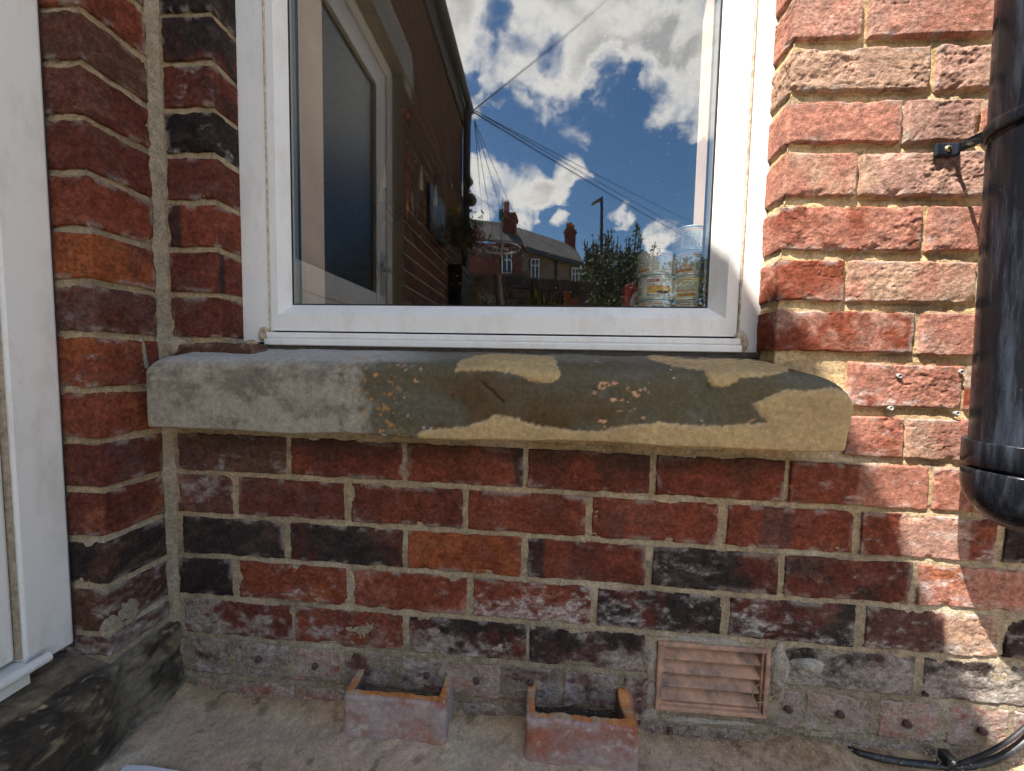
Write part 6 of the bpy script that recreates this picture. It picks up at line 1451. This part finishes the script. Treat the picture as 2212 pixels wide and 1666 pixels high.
# round peg airer
p = mirrored(1084, 536, 2.2); k = 2.97/797.; ai = empty('peg_airer', tuple(p), 'white round hanging airer with teal and purple pegs', 'clothes airer')
m = MB(); R_ = 40*k; m.tube([(p[0]+R_*math.cos(a), p[1]+R_*math.sin(a), p[2]) for a in np.linspace(0, 2*math.pi, 40)], .006, 8, caps=False); m.build('ring', MAT['whitepaint'], ai)
for i in range(3): a = math.pi*i/3+.3; m = MB(); m.tube([(p[0]+R_*math.cos(a), p[1]+R_*math.sin(a), p[2]-.004), (p[0]-R_*math.cos(a), p[1]-R_*math.sin(a), p[2]-.004)], .005, 8); m.build('spoke', MAT['whitepaint'], ai)
tzz = mirrored(1076, 452, 2.2)[2]; m = MB(); m.tube([(p[0], p[1], p[2]), (p[0]-.01, p[1], tzz)], .006, 8); m.build('hook', MAT['satin'], ai)
MAT['teal'] = plain_mat('teal_plastic', (.02, .25, .24), .4); MAT['purple'] = plain_mat('purple_plastic', (.16, .06, .18), .4)
for i in range(12):
    a = 2*math.pi*i/12; x = p[0]+R_*math.cos(a); y = p[1]+R_*math.sin(a); m = MB(); m.box(x-.006, x+.006, y-.006, y+.006, p[2]-.065, p[2]-.0065); m.build('peg', MAT['teal' if i % 2 else 'purple'], ai)
for dx in (-.012, .012): m = MB(); m.box(p[0]-.01+dx-.006, p[0]-.01+dx+.006, p[1]-.006, p[1]+.006, tzz-.09, tzz+.0); m.build('peg', MAT['teal'], ai)
# black bin at the wing end
a = mirrored(971, 574, 2.2); b_ = mirrored(1001, 574, 2.2); bn = empty('black_bin', ((a[0]+b_[0])/2, a[1], 0), 'tall black bin standing at the end of the side wall', 'bin')
MAT['binp'] = plain_mat('black_plastic', (.012, .012, .013), .5, .4)
m = MB(); bw = (b_[0]-a[0]); cx_ = (a[0]+b_[0])/2; V = [(cx_-bw*.42, a[1]-.2, 0), (cx_+bw*.42, a[1]-.2, 0), (cx_+bw*.42, a[1]+.02, 0), (cx_-bw*.42, a[1]+.02, 0), (cx_-bw*.5, a[1]-.25, a[2]-.05), (cx_+bw*.5, a[1]-.25, a[2]-.05), (cx_+bw*.5, a[1]+.04, a[2]-.05), (cx_-bw*.5, a[1]+.04, a[2]-.05)]
m.add(V, [(3, 2, 1, 0), (4, 5, 6, 7), (0, 1, 5, 4), (1, 2, 6, 5), (2, 3, 7, 6), (3, 0, 4, 7)]); m.build('bin_body', MAT['binp'], bn, bevel=.008)
m = MB(); m.box(cx_-bw*.54, cx_+bw*.54, a[1]-.27, a[1]+.06, a[2]-.048, a[2]); m.build('bin_lid', MAT['binp'], bn, bevel=.01)
# overhead wires
MAT['wire'] = plain_mat('black_wire', (.03, .03, .035), .6, .3); MAT['redline'] = plain_mat('red_line', (.45, .10, .08), .6, .3)
def wire(pa, pb, sag, r, lab, mat='wire'):
    pts = []
    for t in np.linspace(0, 1, 24):
        q = np.array(pa)*(1-t)+np.array(pb)*t; q[2] -= sag*4*t*(1-t); pts.append(q)
    m = MB(); m.tube(pts, r, 6); o = m.build('overhead_wire', MAT[mat]); tag(o, lab, 'wire', 'overhead wires across the mirrored sky')
g0 = np.array([EAVE_X, END_Y-.05, EAVE_Z-.02])
wire(g0, mirrored(1560, 548, 16.), .10, .006, 'thickest overhead cable falling from the gutter end towards the tins')
wire(g0+np.array([0, 0, .02]), mirrored(1560, 536, 16.), .06, .004, 'thin wire just above the thickest cable in the mirrored sky')
wire(g0+np.array([0, 0, .02]), mirrored(1560, 505, 20.), .10, .004, 'upper thin wire sloping right above the lower cumulus cloud')
wire(g0+np.array([0, 0, .02]), mirrored(1330, -18, 12.), .05, .0045, 'wire rising from the gutter end to the top right of the glass')
wire(g0+np.array([0, 0, .03]), mirrored(1322, -18, 12.), .05, .003, 'second fainter wire rising beside the one to the top right')
for i, u in enumerate((1058, 1090, 1140, 1190)): wire(g0-np.array([0, .01, .05]), mirrored(u, 640, 22.), .1, .003, ['leftmost', 'second', 'third', 'rightmost'][i]+' of the four faint wires fanning down from the gutter end')
wire(mirrored(1020, 418, 2.6), mirrored(1290, 590, 5.), .02, .002, 'thin red washing line crossing in front of the mirrored chimney', 'redline')
for o in scene.objects:
    if o.type == 'EMPTY': o.empty_display_size = 0.1
